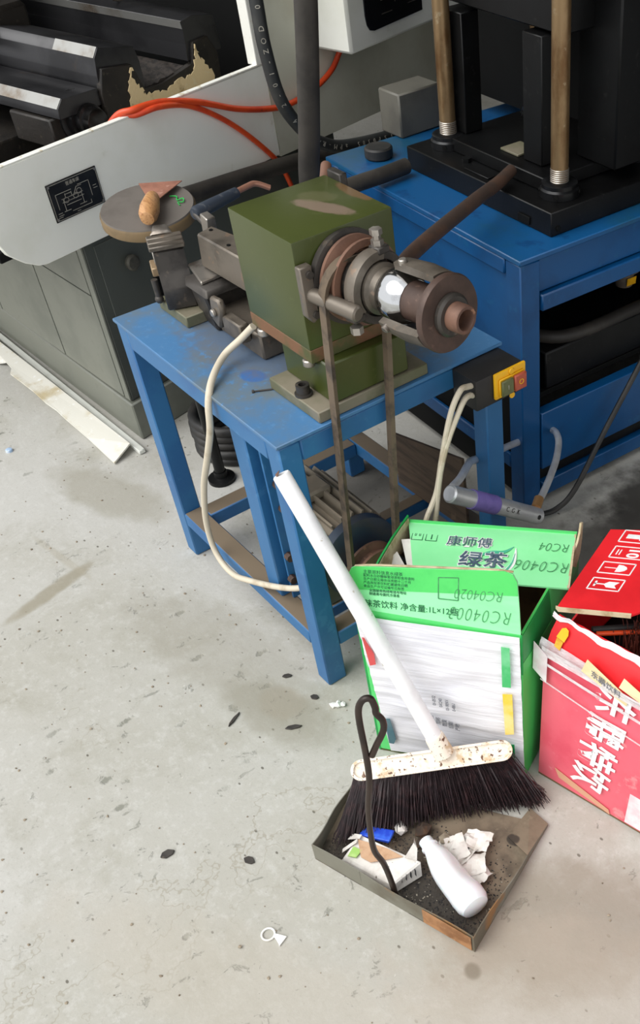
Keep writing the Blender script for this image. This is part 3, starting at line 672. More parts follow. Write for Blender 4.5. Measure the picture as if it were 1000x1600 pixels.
# orange hose lying over tray edge
m_orange = mat('orange_red_hose', (214, 74, 32), .4, c2=(196, 60, 28), s2=16, c3=(110, 50, 36), s3=30, lo3=.66, hi3=.76)
m_orange2 = mat('orange_hose', (220, 80, 36), .4, c2=(202, 64, 32), s2=16, c3=(120, 60, 46), s3=30, lo3=.66, hi3=.76)
b = MB(); b.tube([lw(*p) for p in ((.20, -.10, .66), (.26, -.08, .72), (.315, -.028, .798), (.345, .008, .813), (.40, .013, .812), (.452, .013, .803), (.546, .014, .775), (.667, .014, .725), (.78, .016, .694), (.86, .016, .685), (.962, .016, .697), (1.037, .016, .723), (1.072, .02, .757), (1.085, .04, .80))], .0078, 10)
tag(b.done('air_hose', m_orange, None), 'orange hose draped over the cream tray and rising to the control box', 'hose')
b = MB(); b.tube([lw(*p) for p in ((.21, -.12, .66), (.27, -.09, .72), (.322, -.03, .796), (.350, .010, .801), (.407, .026, .805), (.494, .013, .783), (.56, .012, .750), (.635, .012, .697), (.711, .013, .627), (.775, .014, .554), (.80, .016, .50), (.82, .03, .40))], .0072, 10)
tag(b.done('air_hose', m_orange2, None), 'orange hose draped over the cream tray and running down towards the conduit', 'hose')

# black hydraulic hose with print
m_blackhose = mat('black_hydraulic_hose', (44, 46, 46), .5, c2=(58, 58, 56), s2=16, bump=.08)
hp = [lw(.577, .25, 1.35), lw(.5765, .25, 1.16), lw(.577, .25, 1.02), lw(.579, .25, .914), lw(.603, .25, .795), lw(.672, .25, .699), lw(.735, .25, .655), lw(.808, .25, .628), lw(.967, .25, .601), lw(1.06, .25, .594), lw(1.16, .25, .590)]
hp = [Vector(p) for p in hp]
hh = thing('hydraulic_hose', 'thick black hydraulic hose with white print hanging in a curve before the lathe', 'hose', (-.5, .7, .55))
b = MB(); b.tube(hp, .0165, 16, sub=10); b.done('hose_body', m_blackhose, hh)
cur = catmull(hp, 24)
camside = Vector((2, -.64, 1.6))
s_txt = '2-10 DOZ-10-2 400BAR-MPa 5830PSI'
acc = 0; idx = 0; step = .021; i0 = 34
for i in range(i0, len(cur) - 1):
    acc += (cur[i + 1] - cur[i]).length
    if acc >= step and idx < len(s_txt):
        acc = 0; tg = (cur[i + 1] - cur[i]).normalized()
        out = (N_ * .75 + Vector((0, -.5, .25))); out = (out - tg * out.dot(tg)).normalized()
        ch = s_txt[idx]; idx += 1
        if ch == ' ': continue
        text(ch, m_silver_ink, hh, 'hose_lettering', cur[i] + out * .0168, -tg, out.cross(-tg), .017)
# grey conduit in front
b = MB(); b.tube([(.235, .48, 1.75), (.180, .48, 1.35), (.1385, .48, 1.13), (.085, .478, .90), (.060, .475, .80), (.045, .475, .70), (.04, .475, .622)], .0225, 18)
tag(b.done('grey_conduit', m_hose2, None), 'thick grey brown rubber conduit rising from behind the green spindle head', 'conduit')
b = MB(); b.tube([lw(.36, .062, .606), lw(.4376, .055, .594), lw(.5872, .05, .577), lw(.7273, .05, .561), lw(.9076, .05, .536), lw(1.05, .08, .52), lw(1.15, .10, .50)], .0215, 14)
tag(b.done('dark_pipe', m_hose2, None), 'dark pipe running along the lower edge of the cream lathe tray', 'pipe')
b = MB(); b.tube([(.02, .40, .642), (-.045, .52, .672), (-.0708, .62, .684), (-.0715, .75, .685), (-.0785, .825, .684)], .0185, 14)
tag(b.done('press_hose', m_hose2, None), 'dark hose lying over the blue press top behind the green spindle head', 'hose')
# crowbar
b = MB(); b.tube([(.545, .352, .770), (.4355, .451, .748), (.32, .70, .742), (.265, .82, .735), (.235, .89, .738)], [.0165, .0135], 14)
tag(b.done('iron_bar', mat('rusty_dark_bar', (66, 54, 48), .6, .2, c2=(84, 62, 50), s2=12, bump=.2), None), 'rusty dark iron bar leaning from the spindle head onto the black press base', 'bar')
# grey box behind press
b = MB(); b.box(-.375, -.285, .965, 1.10, .6605, .768, .004)
tag(b.done('grey_block', mat('dull_grey_block', (104, 102, 94), .5, c2=(88, 86, 80), s2=6), None), 'small dull grey steel block on the rear left of the blue press stand', 'block')

# ------------------------------------------------------------------ press stand
ya = math.radians(-3.4)
PX = Vector((math.cos(ya), math.sin(ya), 0)); PY = Vector((-math.sin(ya), math.cos(ya), 0))
PM = frame((.4654, .7074, 0), PX, PY, (0, 0, 1))
ps = thing('press_stand', 'dark blue steel stand carrying the black press', 'stand', (.1, 1.1, 0))
def PB(): return MB(PM)
m_ptop = mat('oily_blue_top', (14, 80, 132), .4, c2=(24, 76, 104), s2=4, c3=(10, 66, 116), s3=14, bump=.06)
b = PB(); b.box(-.80, 0, 0, 1.0, .648, .66, .002); b.done('stand_top', m_ptop, ps)
for (a, c) in ((-.055, .003), (-.80, .003), (-.055, .93), (-.80, .93)):
    b = PB(); b.box(a, a + .052, c, c + .055, 0, .6475, .003); b.done('leg', m_pblue, ps)
b = PB(); b.box(-.746, -.057, .012, .030, .36, .6475, .002); b.done('front_panel', m_pblue, ps)
b = PB(); b.box(-.746, -.057, .001, .036, .612, .6475, .003); b.done('top_rail', m_pblue, ps)
b = PB(); b.box(-.032, -.012, .060, .928, .568, .6475, .002); b.done('side_panel', m_pblue, ps)
b = PB(); b.box(-.034, .002, .060, .928, .527, .5655, .003); b.done('side_rail', m_pblue, ps)
b = PB(); b.box(-.03, .0, .060, .928, .100, .262, .002); b.done('lower_panel', m_pblue, ps)
b = PB(); b.box(-.05, -.012, .060, .928, .062, .098, .002); b.done('recess_strip', m_black, ps)
b = PB(); b.box(-.05, .004, .060, .928, .018, .060, .002); b.done('bottom_rail', m_pblue, ps)
b = PB(); b.box(-.746, -.057, .016, .026, .02, .358, .001); b.done('lower_shade_sheet', m_blackmatte, ps)  # black sheet added for the shade below the front panel
b = PB(); b.box(-.746, -.057, .004, .0155, .10, .14, .003); b.done('front_lower_rail', m_pblue, ps)
b = PB(); b.box(-.74, -.06, .06, .92, .262, .275, .001); b.done('shelf', m_blackmatte, ps)
b = PB(); b.box(-.78, -.76, .06, .92, .02, .64, .001); b.done('rear_panel', m_blackmatte, ps)
b = PB(); b.box(-.755, -.05, .90, .92, .1, .645, .001); b.done('far_panel', m_blackmatte, ps)
for (a, c) in ((-.70, .10),):
    b = PB(); b.cyl((a, c, .6605), (a, c, .688), .036, n=24, bev=.004); b.done('rubber_mount', m_rubber, ps)
# contents of stand
b = PB(); b.box(-.42, -.06, .12, .55, .276, .375, .004); dkb = b.done('dark_case', m_black, None); tag(dkb, 'low black case on the shelf inside the press stand', 'case')
b = PB(); b.tube([(-.30, .07, .395), (-.12, .14, .392), (-.07, .22, .388), (-.07, .40, .386), (-.07, .60, .388), (-.1, .8, .39)], .016, 12)
tag(b.done('stand_hose', m_hose2, None), 'grey brown hose lying across the black case in the press stand', 'hose')
cn = thing('filler_cap', 'round grey cap with a yellow label inside the press stand', 'cap', tuple(PM @ Vector((-.16, .46, .402))))
m_cap = mat('grey_cap_metal', (116, 104, 92), .5, .2, c2=(96, 86, 76), s2=20)
b = PB(); b.rev([(0, 0), (0, .022), (.040, .026), (.040, 0)], (-.16, .46, .402), (0, 0, 1), 24); b.done('neck', m_cap, cn)
b = PB(); b.rev([(0, 0), (0, .038), (.010, .040), (.014, .036), (.014, 0)], (-.16, .46, .4425), (0, 0, 1), 28); b.done('lid', m_cap, cn)
b = PB(); b.extrude([(-.1345 , .445, .410), (-.1345, .475, .410), (-.1325, .475, .430), (-.1325, .445, .430)], (.001, 0, 0)); b.done('yellow_label', m_yellow, cn)
b = MB(); b.tube([(.52, .70, .02), (.53, .76, .015), (.535, .82, .05), (.525, .93, .17), (.52, 1.02, .27), (.515, 1.10, .36), (.5, 1.2, .44)], .007, 8)
tag(b.done('black_cable', m_rubber, None), 'black cable running up across the blue press stand', 'cable')

# ------------------------------------------------------------------ press
pr = thing('hydraulic_press', 'black hydraulic press with two rusty round columns on the blue stand', 'press', (.15, 1.05, .66))
pa = math.radians(-2.6)
QX = Vector((math.cos(pa), math.sin(pa), 0)); QY = Vector((-math.sin(pa), math.cos(pa), 0))
QM = frame((.4263, .8336, 0), QX, QY, (0, 0, 1))
def QB(): return MB(QM)
b = QB(); b.box(-.545, 0, 0, .46, .6605, .7125, .002); b.done('base_plate', m_black, pr)
b = QB(); b.box(-.44, -.09, .062, .46, .713, .742, .002); b.done('die_block', m_black, pr)
b = QB(); b.box(-.30, -.235, .10, .16, .7425, .7475, .001); plab(b.done('die_insert', m_plate, pr), 'light grey square insert')
m_colm = mat('brassy_rusty_column', (140, 116, 84), .35, .6, c2=(104, 76, 46), s2=7, lo=.42, hi=.66, c3=(166, 150, 122), s3=26, stretch=(3, 3, 1), bump=.06)
m_collar = mat('black_collar_nut', (34, 35, 37), .3, .5, c2=(22, 22, 24), s2=12)
for (x, y) in ((-.066, .080), (-.474, .078), (-.110, .36), (-.474, .36)):
    b = QB(); b.cyl((x, y, .735), (x, y, 1.85), .0195, n=28); cl = b.done('column', m_colm, pr)
    b = QB()
    for k in range(7): b.rev([(0, .0195), (.0015, .0208), (.003, .0195)], (x, y, .742 + .0042 * k), (0, 0, 1), 24)
    b.done('column_thread', m_steel, cl)
    b = QB(); b.rev([(0, .0205), (0, .044), (.016, .044), (.020, .040), (.028, .040), (.030, .037), (.030, .0205)], (x, y, .713), (0, 0, 1), 32, closed_prof=True); b.done('collar_nut', m_collar, cl)
    b = QB()
    for a in (40, 130, 220, 310):
        c_, s_ = math.cos(math.radians(a)), math.sin(math.radians(a)); b.cyl((x + c_ * .0435, y + s_ * .0435, .722), (x + c_ * .046, y + s_ * .046, .722), .005, n=8)
    b.done('collar_slot', m_blackmatte, cl)
b = QB(); b.box(-.50, -.43, .10, .15, .7435, 1.00, .002); b.done('left_upright', m_black, pr)
b = QB(); b.box(-.215, -.150, .10, .16, .7435, 1.005, .002); b.done('right_upright', m_black, pr)
b = QB(); b.box(-.775, .03, .36, .46, .7135, 1.5, .002); b.done('back_plate', m_blackmatte, pr)  # black back of the press, widened leftwards to darken the bright gap
b = QB(); b.box(-.148, -.02, .20, .329, .7435, 1.3, .004); b.done('ram_block', m_black, pr)
b = QB(); b.box(-.52, -.10, .115, .325, 1.012, 1.16, .003); b.done('moving_platen', m_black, pr)
b = QB(); b.box(-.545, .0, .02, .46, 1.75, 1.83, .004); b.done('crown', m_black, pr)
b = QB(); b.cyl((-.36, .045, .7125), (-.36, .045, .722), .012, n=6).box(-.33, -.24, .015, .05, .7126, .716, .001); b.done('loose_clamp', m_black, pr)
b = QB(); b.box(-.11, -.07, -.004, .0, .667, .684, .001).cyl((.0, .02, .675), (.004, .02, .675), .006, n=10); b.done('base_notch', m_blackmatte, pr)
# dark machine to the right of the press
b = MB(); b.box(.50, 1.7, 1.86, 2.7, 0, 2.0, .02)
tag(b.done('dark_block', m_blackmatte, None), 'large dark machine cabinet standing behind the press', 'cabinet')
b = MB(); b.box(-.92, .45, 1.86, 2.6, 0, 2.3, .02)  # added block, keeps the bright gap behind the press black
tag(b.done('dark_block', m_blackmatte, None), 'tall dark block added behind the lathe guard to darken the gap', 'cabinet')

# ------------------------------------------------------------------ U lock
ul = thing('u_lock', 'chrome bicycle U lock with purple band hooked round the blue legs', 'lock', (.70, .42, .22))
E1 = Vector((.700, .3108, .393)); E2 = Vector((.705, .5330, .2200)); ed = (E2 - E1).normalized()
b = MB(); b.rev([(-.006, 0), (-.006, .015), (-.003, .0185), (.072, .0185), (.072, 0)], E1, ed, 24); b.done('crossbar', m_lock, ul)
Lb = (E2 - E1).length
b = MB(); b.rev([(.125, 0), (.125, .0185), (Lb + .004, .0185), (Lb + .008, .015), (Lb + .008, 0)], E1, ed, 24); cb2 = b.done('crossbar', m_lock, ul)
b = MB(); b.rev([(.0605, .0190), (.060, .0205), (.1355, .0205), (.135, .0190)], E1, ed, 28, closed_prof=True); plab(b.done('lock_sleeve', mat('purple_rubber_sleeve', (130, 114, 190), .6, c2=(112, 98, 172), s2=20, bump=.15), ul), 'purple rubber sleeve')
od = Vector((.75, -.45, .5)); od = (od - ed * od.dot(ed)).normalized()
for k, ch in enumerate('CGK'):
    text(ch, m_iron2, cb2, 'engraved_letter', E1 + ed * (.160 + .018 * k) + od * .0187, ed, od.cross(ed), .014)
b = MB(); b.tube([E2 + Vector((-.012, .010, .014)), (.665, .5886, .2274), (.630, .645, .230), (.585, .7067, .2285), (.525, .768, .222), (.462, .800, .200), (.436, .745, .186), (.478, .640, .2323), (.55, .5343, .2984), (.597, .448, .352), (.630, .410, .376), (.672, .357, .393), E1 + Vector((-.010, .012, .006))], .0082, 14)
b.done('shackle', m_lock, ul)
b = MB(); b.cyl(E2 + Vector((-.008, .006, .013)), E2 + Vector((-.024, .030, .017)), .0112, n=16); plab(b.done('shackle_collar', mat('brassy_collar', (190, 146, 98), .35, .6, c2=(160, 120, 80), s2=20), ul), 'brassy collar')
b = MB(); b.cyl(E2 - ed * .012 + od * .0175, E2 - ed * .012 + od * .0195, .0052, n=14); b.done('key_hole', m_black_ink, cb2)

# ------------------------------------------------------------------ hose coil under the bench
ct = thing('hose_coil', 'coil of black hose lying on the floor behind the workbench legs', 'hose', (-.31, .335, 0))
for k in range(5):
    b = MB(); b.tube([(-.31 + .112 * math.cos(a) + .006 * math.sin(k * 2), .335 + .112 * math.sin(a), .014 + .024 * k) for a in [i * math.pi / 14 for i in range(28)]], .0135, 10, smooth=False, closed=True)
    b.done('coil_turn', m_rubber, ct)

# ------------------------------------------------------------------ boards on the floor, left
m_board = mat('chipped_white_board', (228, 226, 216), .6, c2=(196, 182, 148), s2=9, lo=.5, hi=.7, c3=(240, 240, 236), s3=40, bump=.15)
edge = []
near = [(-.4554, .0208), (-.60, .0135), (-.74, .008), (-.80, .0075), (-.86, .001), (-.95, -.0005), (-1.05, -.008), (-1.10, -.012), (-1.13, .004), (-1.18, .006), (-1.22, -.012), (-1.3, -.02), (-1.7, -.04)]
far = [(-1.7, .014), (-1.45, .030), (-.4800, .0860)]
b = MB(); b.extrude([(x, y, .004 + (.014 if -1.2 < x < -.5 else 0) if i < len(near) else .024) for i, (x, y) in enumerate(near + far)], (0, 0, .005)); 
tag(b.done('white_board', m_board, None, smooth=False), 'wide chipped white plastic board lying on the floor along the lathe base', 'board')
b = MB(); b.box(0, 1.35, -.0095, .0095, -.003, .010, .002)
bm_rot = Matrix.Translation((-.4496, .1034, .004)) @ Matrix.Rotation(math.pi + math.radians(2.63), 4, 'Z'); bmesh.ops.transform(b.b, matrix=bm_rot, verts=b.b.verts)
b.M = bm_rot
stp = b.done('grey_trim_strip', mat('pale_grey_trim', (222, 224, 218), .5, c2=(204, 206, 198), s2=8), None); tag(stp, 'narrow pale grey trim strip lying between the white board and the lathe base', 'trim strip')

# ------------------------------------------------------------------ green carton
m_kraft = mat('brown_cardboard', (120, 92, 62), .85, c2=(96, 74, 50), s2=12, bump=.15)
m_kraftl = mat('torn_cardboard_liner', (206, 188, 156), .9, c2=(170, 146, 110), s2=30, bump=.3)
m_gbright = mat('bright_green_print', (96, 222, 122), .5, c2=(84, 212, 110), s2=6, stretch=(1, 1, 3), bump=.1, bs=30)
m_gmid = mat('mid_green_print', (80, 204, 100), .5, c2=(66, 190, 90), s2=8, bump=.1, bs=30)
m_gdark = mat('deep_green_print', (26, 156, 74), .5, c2=(20, 140, 64), s2=8)
m_glight = mat('pale_green_print', (150, 240, 172), .5, c2=(138, 234, 160), s2=5, bump=.1, bs=24, stretch=(1, 1, 4))
def film_mat():
    M = bpy.data.materials.new('wrinkled_white_film'); k = NT(M)
    col = k.mix(k.ramp(k.noise(9, 4), .4, .7), lin((236, 236, 241)), lin((226, 227, 235)))
    k.link(col, k.p.inputs['Base Color']); k.p.inputs['Roughness'].default_value = .38
    v = k.mapped((3, 3, 42)); n1 = k.noise(1.6, 5, .55, v, .6)
    k.link(k.bump(n1, .45, .007), k.p.inputs['Normal']); return M
m_film = film_mat()
G = thing('tea_carton', 'open green cardboard carton with white wrap on its front, beside the red carton', 'carton', (.90, .19, 0))
FL = Vector((.840, -.022, 0)); FR = Vector((1.090, .149, 0)); GD = (FR - FL).normalized(); GN = Vector((GD.y, -GD.x, 0)); Z = Vector((0, 0, 1))
BR = Vector((.969, .402, 0)); BL = Vector((.719, .190, 0)); gh = .398
def gp(s, z, off=0): return FL + GD * s + Z * z + GN * off
Lg = (FR - FL).length
wt_ = .004
def panel(a, c, inward, z0, z1, nm, m, sag=0):
    b = MB(); b.slab(lambda u, v: Vector(a).lerp(Vector(c), u) + Z * (z0 + (z1 - z0) * v) - inward * sag * math.sin(math.pi * u) * math.sin(math.pi * v), 6, 6, inward * wt_)
    return b.done(nm, m, G)
side_n = (BR - FR).normalized(); RN = Vector((side_n.y, -side_n.x, 0))
panel(FL, FR, -GN, .001, gh, 'front_panel', m_gbright)
rp_ = panel(FR, BR, -RN, .001, gh, 'right_panel', m_gmid, .012)
panel(BR, BL, GN, .001, gh, 'back_panel', m_gbright)
lp_ = panel(BL, FL, RN, .001, gh - .004, 'left_panel', m_gdark)
# inner kraft linings
def lining(a, c, inward, nm):
    b = MB(); b.slab(lambda u, v: Vector(a).lerp(Vector(c), .02 + .96 * u) + inward * (wt_ + .0006) + Z * (.008 + (gh - .01) * v), 1, 1, inward * .0008); b.done(nm, m_kraft, G)
lining(FL, FR, -GN, 'inner_lining'); lining(FR, BR, -RN * 1.0, 'inner_lining'); lining(BR, BL, GN, 'inner_lining'); lining(BL, FL, RN, 'inner_lining')
b = MB(); b.hexa([p + Z * .0005 for p in (FL, FR, BR, BL)], [p + Z * .006 for p in (FL, FR, BR, BL)]); b.done('bottom_panel', m_kraft, G)
# white wrinkled wrap
def wrapf(u, v):
    s0 = .002 + .026 * (1 - v) ** 1.0; s1 = .300 + .004 * (1 - v)
    w = .0022 * mnoise.noise(Vector((u * 2.2, v * 26, 4))) + .003 * mnoise.noise(Vector((u * 5, v * 9, 1)))
    z = .012 + (.384 + .012 * u - .012) * v
    if v < .12: z += .012 * math.sin(u * 3.1) * (1 - v / .12) * (.6 if u < .45 else .1)
    return gp(s0 + (s1 - s0) * u, z, .006 + w * (.3 + math.sin(math.pi * min(max(v, 0), 1))))
b = MB(); b.slab(wrapf, 36, 60, -GN * .001); wrp = b.done('white_wrap', m_film, G, ang=80)
def patch(pts, m, nm, off=.0118):
    b = MB(); b.extrude([gp(s, z, off) for s, z in pts], GN * .0006); return b.done(nm, m, wrp)
m_pred = mat('faded_red_print', (214, 84, 84), .5, c2=(200, 72, 74), s2=20)
m_pgr = mat('faded_green_print', (72, 190, 112), .5, c2=(120, 210, 150), s2=12)
m_pgr2 = mat('strong_green_print', (28, 158, 86), .5, c2=(20, 140, 74), s2=12)
m_pye = mat('faded_yellow_print', (236, 208, 60), .5, c2=(240, 226, 150), s2=10)
m_pbl = mat('faded_slate_print', (76, 116, 128), .5, c2=(100, 130, 138), s2=16)
plab(patch([(.012, .338), (.016, .338), (.030, .300), (.030, .272), (.018, .266)], m_pred, 'print_patch'), 'red printed patch')
plab(patch([(.269, .374), (.284, .374), (.284, .273), (.268, .271)], m_pgr, 'print_patch'), 'pale green printed patch')
plab(patch([(.268, .252), (.286, .255), (.287, .144), (.270, .138)], m_pye, 'print_patch'), 'yellow printed patch')
plab(patch([(.270, .110), (.287, .113), (.288, .047), (.272, .052)], m_pgr2, 'print_patch'), 'deep green printed patch')
plab(patch([(.028, .118), (.040, .121), (.046, .06), (.040, .044), (.030, .044)], m_pbl, 'print_patch'), 'slate blue printed patch')
m_faint = mat('faint_grey_ink', (104, 108, 116), .6, c2=(130, 134, 142), s2=60)
for k, (hd, ct_) in enumerate((('品名', '绿茶饮料'), ('规格', '01-0512'), ('数量', '0-K240'), ('日期', '01-98901'), ('产地', '0-4861'))):
    zz = .145 + .0; ss = .128 + .0125 * k
    text(hd, m_faint, wrp, 'small_print', gp(ss, .148 - .003 * k, .0142), Z, -GD, .0105, spacing=.9)
    if k: text(ct_, m_faint, wrp, 'small_print', gp(ss - .004, .205 - .003 * k, .0142), Z, -GD, .0095, spacing=.85)
# deep green band at right edge of front and right panel bands
b = MB(); b.extrude([gp(.301, .30, .001), gp(Lg + .001, .30, .001), gp(Lg + .001, gh, .001), gp(.301, gh, .001)], GN * .0008); b.done('print_band', m_gdark, G)
def rpn(f, z, off=.0): 
    q = FR.lerp(BR, f); return q + Z * z + RN * off
for (f0, f1, z0, z1, m_) in ((.0, .42, .33, .396, m_gdark), (.0, .42, .30, .328, m_gmid), (.44, .95, .33, .396, m_gbright)):
    b = MB(); b.slab(lambda u, v: rpn(f0 + (f1 - f0) * u, z0 + (z1 - z0) * v, .0008 + .012 * math.sin(math.pi * (f0 + (f1 - f0) * u)) * math.sin(math.pi * min(1, (z0 + (z1 - z0) * v) / gh))), 5, 3, RN * .0006); b.done('print_band', m_, rp_)
# torn corner at rear right
b = MB(); b.extrude([rpn(.80, .37, .004), rpn(.86, .355, .005), rpn(.93, .375, .005), rpn(.97, .40, .004), rpn(1.0, .432, .002), rpn(.97, .436, .002), rpn(.95, .418, .002), rpn(.90, .405, .003), rpn(.84, .398, .003)], RN * .004); b.done('torn_edge', m_kraftl, rp_, smooth=False)
# front flap (standing up)
thf = math.radians(74); FU = -GN * math.cos(thf) + Z * math.sin(thf); FN = GD.cross(FU); FN = FN if FN.dot(GN) > 0 else -FN
fo = FL + Z * gh
def fp(s, t, off=0): return fo + GD * s + FU * t + FN * off
bl = [(-.010, .0), (-.006, .068), (-.002, .077), (.006, .082), (.10, .0935), (.20, .106), (.268, .1155), (.282, .111), (.290, .098), (.296, .05), (.301, .0)]
b = MB(); b.extrude([fp(s, t) for s, t in bl], -FN * .0035); ff = b.done('front_flap', m_glight, G, smooth=False); plab(ff, 'front flap standing up, two shades of green')
b = MB(); b.extrude([fp(s, t, .0004) for s, t in ((-.0075, .036), (-.005, .068), (-.002, .077), (.006, .0815), (.10, .093), (.20, .1055), (.268, .115), (.282, .1105), (.290, .098), (.2925, .073))], FN * .0006); b.done('dark_print_band', m_gmid, ff, smooth=False)
b = MB(); b.slab(lambda u, v: fp(.004 + .278 * u, .0835 + .0335 * u - .003 * (2 * u - 1) ** 8 + .002 * v, 0), 12, 1, -FN * .004); b.done('flap_edge', m_kraftl, ff)
ins = Vector((0, 0, 0))
text('调味茶饮料 净含量:1L×12瓶', mat('dark_green_ink', (24, 96, 60), .6, c2=(34, 110, 70), s2=40), ff, 'flap_lettering', fp(.098, .0175, .0008), GD + FU * .06, FU, .0155, spacing=1.0)
m_gink = bpy.data.materials['dark_green_ink']
for k in range(7):
    text(('主要原料信息水绿茶', '配料水白砂糖蜂蜜绿茶粉食用香料', '生产日期见箱体保质期十二个月', '产品类型茶饮料贮藏避免日晒', '食品生产许可证编号见标签', '全国服务热线电话与地址', '制造商与委托方信息')[k], m_gink, ff, 'flap_lettering', fp(.020 if k < 5 else .030, .073 - .0068 * k + .001, .0011), GD + FU * .075, FU, .0062 if k else .008, align='LEFT')
text('RC04003', m_black_ink and mat('pencil_marker', (58, 124, 80), .6, c2=(76, 150, 98), s2=60), ff, 'hand_writing', fp(.228, .026, .0011), -GD - FU * .06, -FU - GD * .2, .036, sx=.72, spacing=1.15, bold=-.0009)
m_pen = bpy.data.materials['pencil_marker']
text('RC04020', m_pen, ff, 'hand_writing', fp(.225, .064, .0012), -GD - FU * .08, -FU - GD * .2, .028, sx=.8, bold=-.0007)
b = MB()
for (s0, t0, s1, t1) in ((.155, .045, .155, .085), (.155, .045, .19, .047), (.19, .047, .19, .09), (.155, .085, .19, .09)):
    a = Vector(fp(s0, t0, .0009)); c = Vector(fp(s1, t1, .0009)); q = FN.cross(c - a).normalized() * .0008; b.extrude([a - q, c - q, c + q, a + q], FN * .0004)
b.done('stamp_frame', m_pen, ff, smooth=False)
# back flap folded inwards, lying open
bo = BL + Z * gh; BD = (BR - BL).normalized(); BU = Vector((BD.y, -BD.x, 0)); BU = (BU + Z * -.02).normalized(); BNn = Vector((0, 0, 1))
Lb_ = (BR - BL).length
def bp(s, t, off=0): return bo + BD * s + BU * t + BNn * off
b = MB(); b.slab(lambda u, v: bp(Lb_ * (.004 + .975 * u) + .042 * v * (1 - u), .150 * v, .002 + .004 * math.sin(v * 9) * .35), 6, 10, BNn * .0035); bf = b.done('back_flap', m_glight, G); plab(bf, 'pale green back flap folded inwards')
b = MB(); b.extrude([bp(.0, -.002, -.002), bp(Lb_ * .985, -.002, -.002), bp(Lb_ * .985, .004, -.002), bp(.0, .004, -.002)], BNn * .010); b.done('flap_fold', m_gbright, bf)
b = MB(); b.extrude([bp(Lb_ * .982, .0, .001), bp(Lb_ * .99, .148, .001), bp(Lb_ * .975, .149, .001), bp(Lb_ * .972, .0, .001)], BNn * .0055); b.done('flap_edge', m_kraftl, bf)
t0 = .0072
m_lpur = mat('slate_logo_ink', (74, 92, 110), .5, c2=(96, 112, 124), s2=40)
text('康师傅', m_wh_ink, bf, 'logo_halo', bp(.128, .050, .0066), BD, -BU, .0285, bold=.0016)
text('康师傅', m_lpur, bf, 'logo_lettering', bp(.128, .050, .0074), BD, -BU, .0285)
text('绿', m_wh_ink, bf, 'logo_halo', bp(.138, .098, .0066), BD, -BU, .044, bold=.002)
text('绿', m_lpur, bf, 'logo_lettering', bp(.138, .098, .0074), BD, -BU, .044, bold=.0006)
text('茶', m_wh_ink, bf, 'logo_halo', bp(.183, .096, .0066), BD, -BU, .044, bold=.002)
text('茶', m_lpur, bf, 'logo_lettering', bp(.183, .096, .0074), BD, -BU, .044, bold=.0006)
def ribbon(pts, w, m, nm, off):
    P = catmull([Vector(bp(s, t, off)) for s, t in pts], 8); b = MB(); n = len(P)
    rows = []
    for i in range(n):
        tg = (P[min(i + 1, n - 1)] - P[max(i - 1, 0)]).normalized(); sd = BNn.cross(tg) * w * math.sin(math.pi * (.06 + .9 * i / (n - 1)))
        rows.append((b.v(P[i] - sd), b.v(P[i] + sd), b.v(P[i] + sd + BNn * .0004), b.v(P[i] - sd + BNn * .0004)))
    for A, B in zip(rows, rows[1:]):
        for k in range(4): b.b.faces.new((A[k], A[(k + 1) % 4], B[(k + 1) % 4], B[k]))
    return b.done(nm, m, bf)
m_teal = mat('teal_ribbon_print', (70, 176, 140), .5, c2=(90, 190, 156), s2=20)
ribbon([(.10, .132), (.13, .122), (.17, .124), (.20, .122), (.215, .10), (.217, .075), (.216, .055)], .005, m_wh_ink, 'logo_ribbon', .0060)
ribbon([(.104, .130), (.13, .124), (.17, .126), (.20, .123), (.213, .10), (.2165, .07)], .0025, m_teal, 'logo_ribbon', .0068)
ribbon([(.15, .085), (.17, .072), (.195, .068), (.212, .052)], .004, m_teal, 'logo_ribbon', .0062)
b = MB()
def fr(c, s, h, nmb):
    for (a0, b0, a1, b1) in ((-s, -h, s, -h), (s, -h, s, h), (s, h, -s, h), (-s, h, -s, -h)):
        p = Vector(bp(c[0] + a0, c[1] + b0, .0062)); q = Vector(bp(c[0] + a1, c[1] + b1, .0062)); w = BNn.cross(q - p).normalized() * .0006; nmb.extrude([p - w, q - w, q + w, p + w], BNn * .0004)
fr((.028, .036), .0105, .0165, b); fr((.055, .036), .0105, .0165, b); fr((.024, .033), .0012, .008, b); fr((.032, .033), .0012, .008, b); fr((.055, .026), .004, .003, b); fr((.055, .040), .0005, .008, b)
b.done('handling_marks', m_gink, bf, smooth=False)
text('RC0406', m_pen, bf, 'hand_writing', bp(.268, .098, .0074), -BD, BU - BD * .2, .040, sx=.70, bold=-.001, spacing=1.1)
text('RC04', m_pen, bf, 'hand_writing', bp(.285, .045, .0074), -BD, BU - BD * .2, .032, sx=.75, bold=-.0008)
# left flap: torn stub
LDv = (FL - BL).normalized()
def lq(f, z, off=0): return BL.lerp(FL, f) + Z * (gh + z) - RN * off
b = MB(); b.extrude([lq(0, 0), lq(0, .020), lq(.30, .024), lq(.55, .020), lq(.80, .008), lq(.80, 0)], RN * .003); lf = b.done('left_flap', m_gdark, G, smooth=False)
rg = [lq(.02, .016, -.0035), lq(.15, .019, -.0035), lq(.3, .020, -.0035), lq(.5, .017, -.0035), lq(.78, .006, -.0035), lq(.78, -.010, -.0075), lq(.62, -.022, -.0075), lq(.5, -.018, -.0075), lq(.40, -.03, -.0075), lq(.25, -.026, -.0075), lq(.1, -.034, -.0075), lq(.02, -.02, -.0075)]
b = MB(); b.extrude(rg, RN * .0012); b.done('torn_liner', m_kraftl, lf, smooth=False)
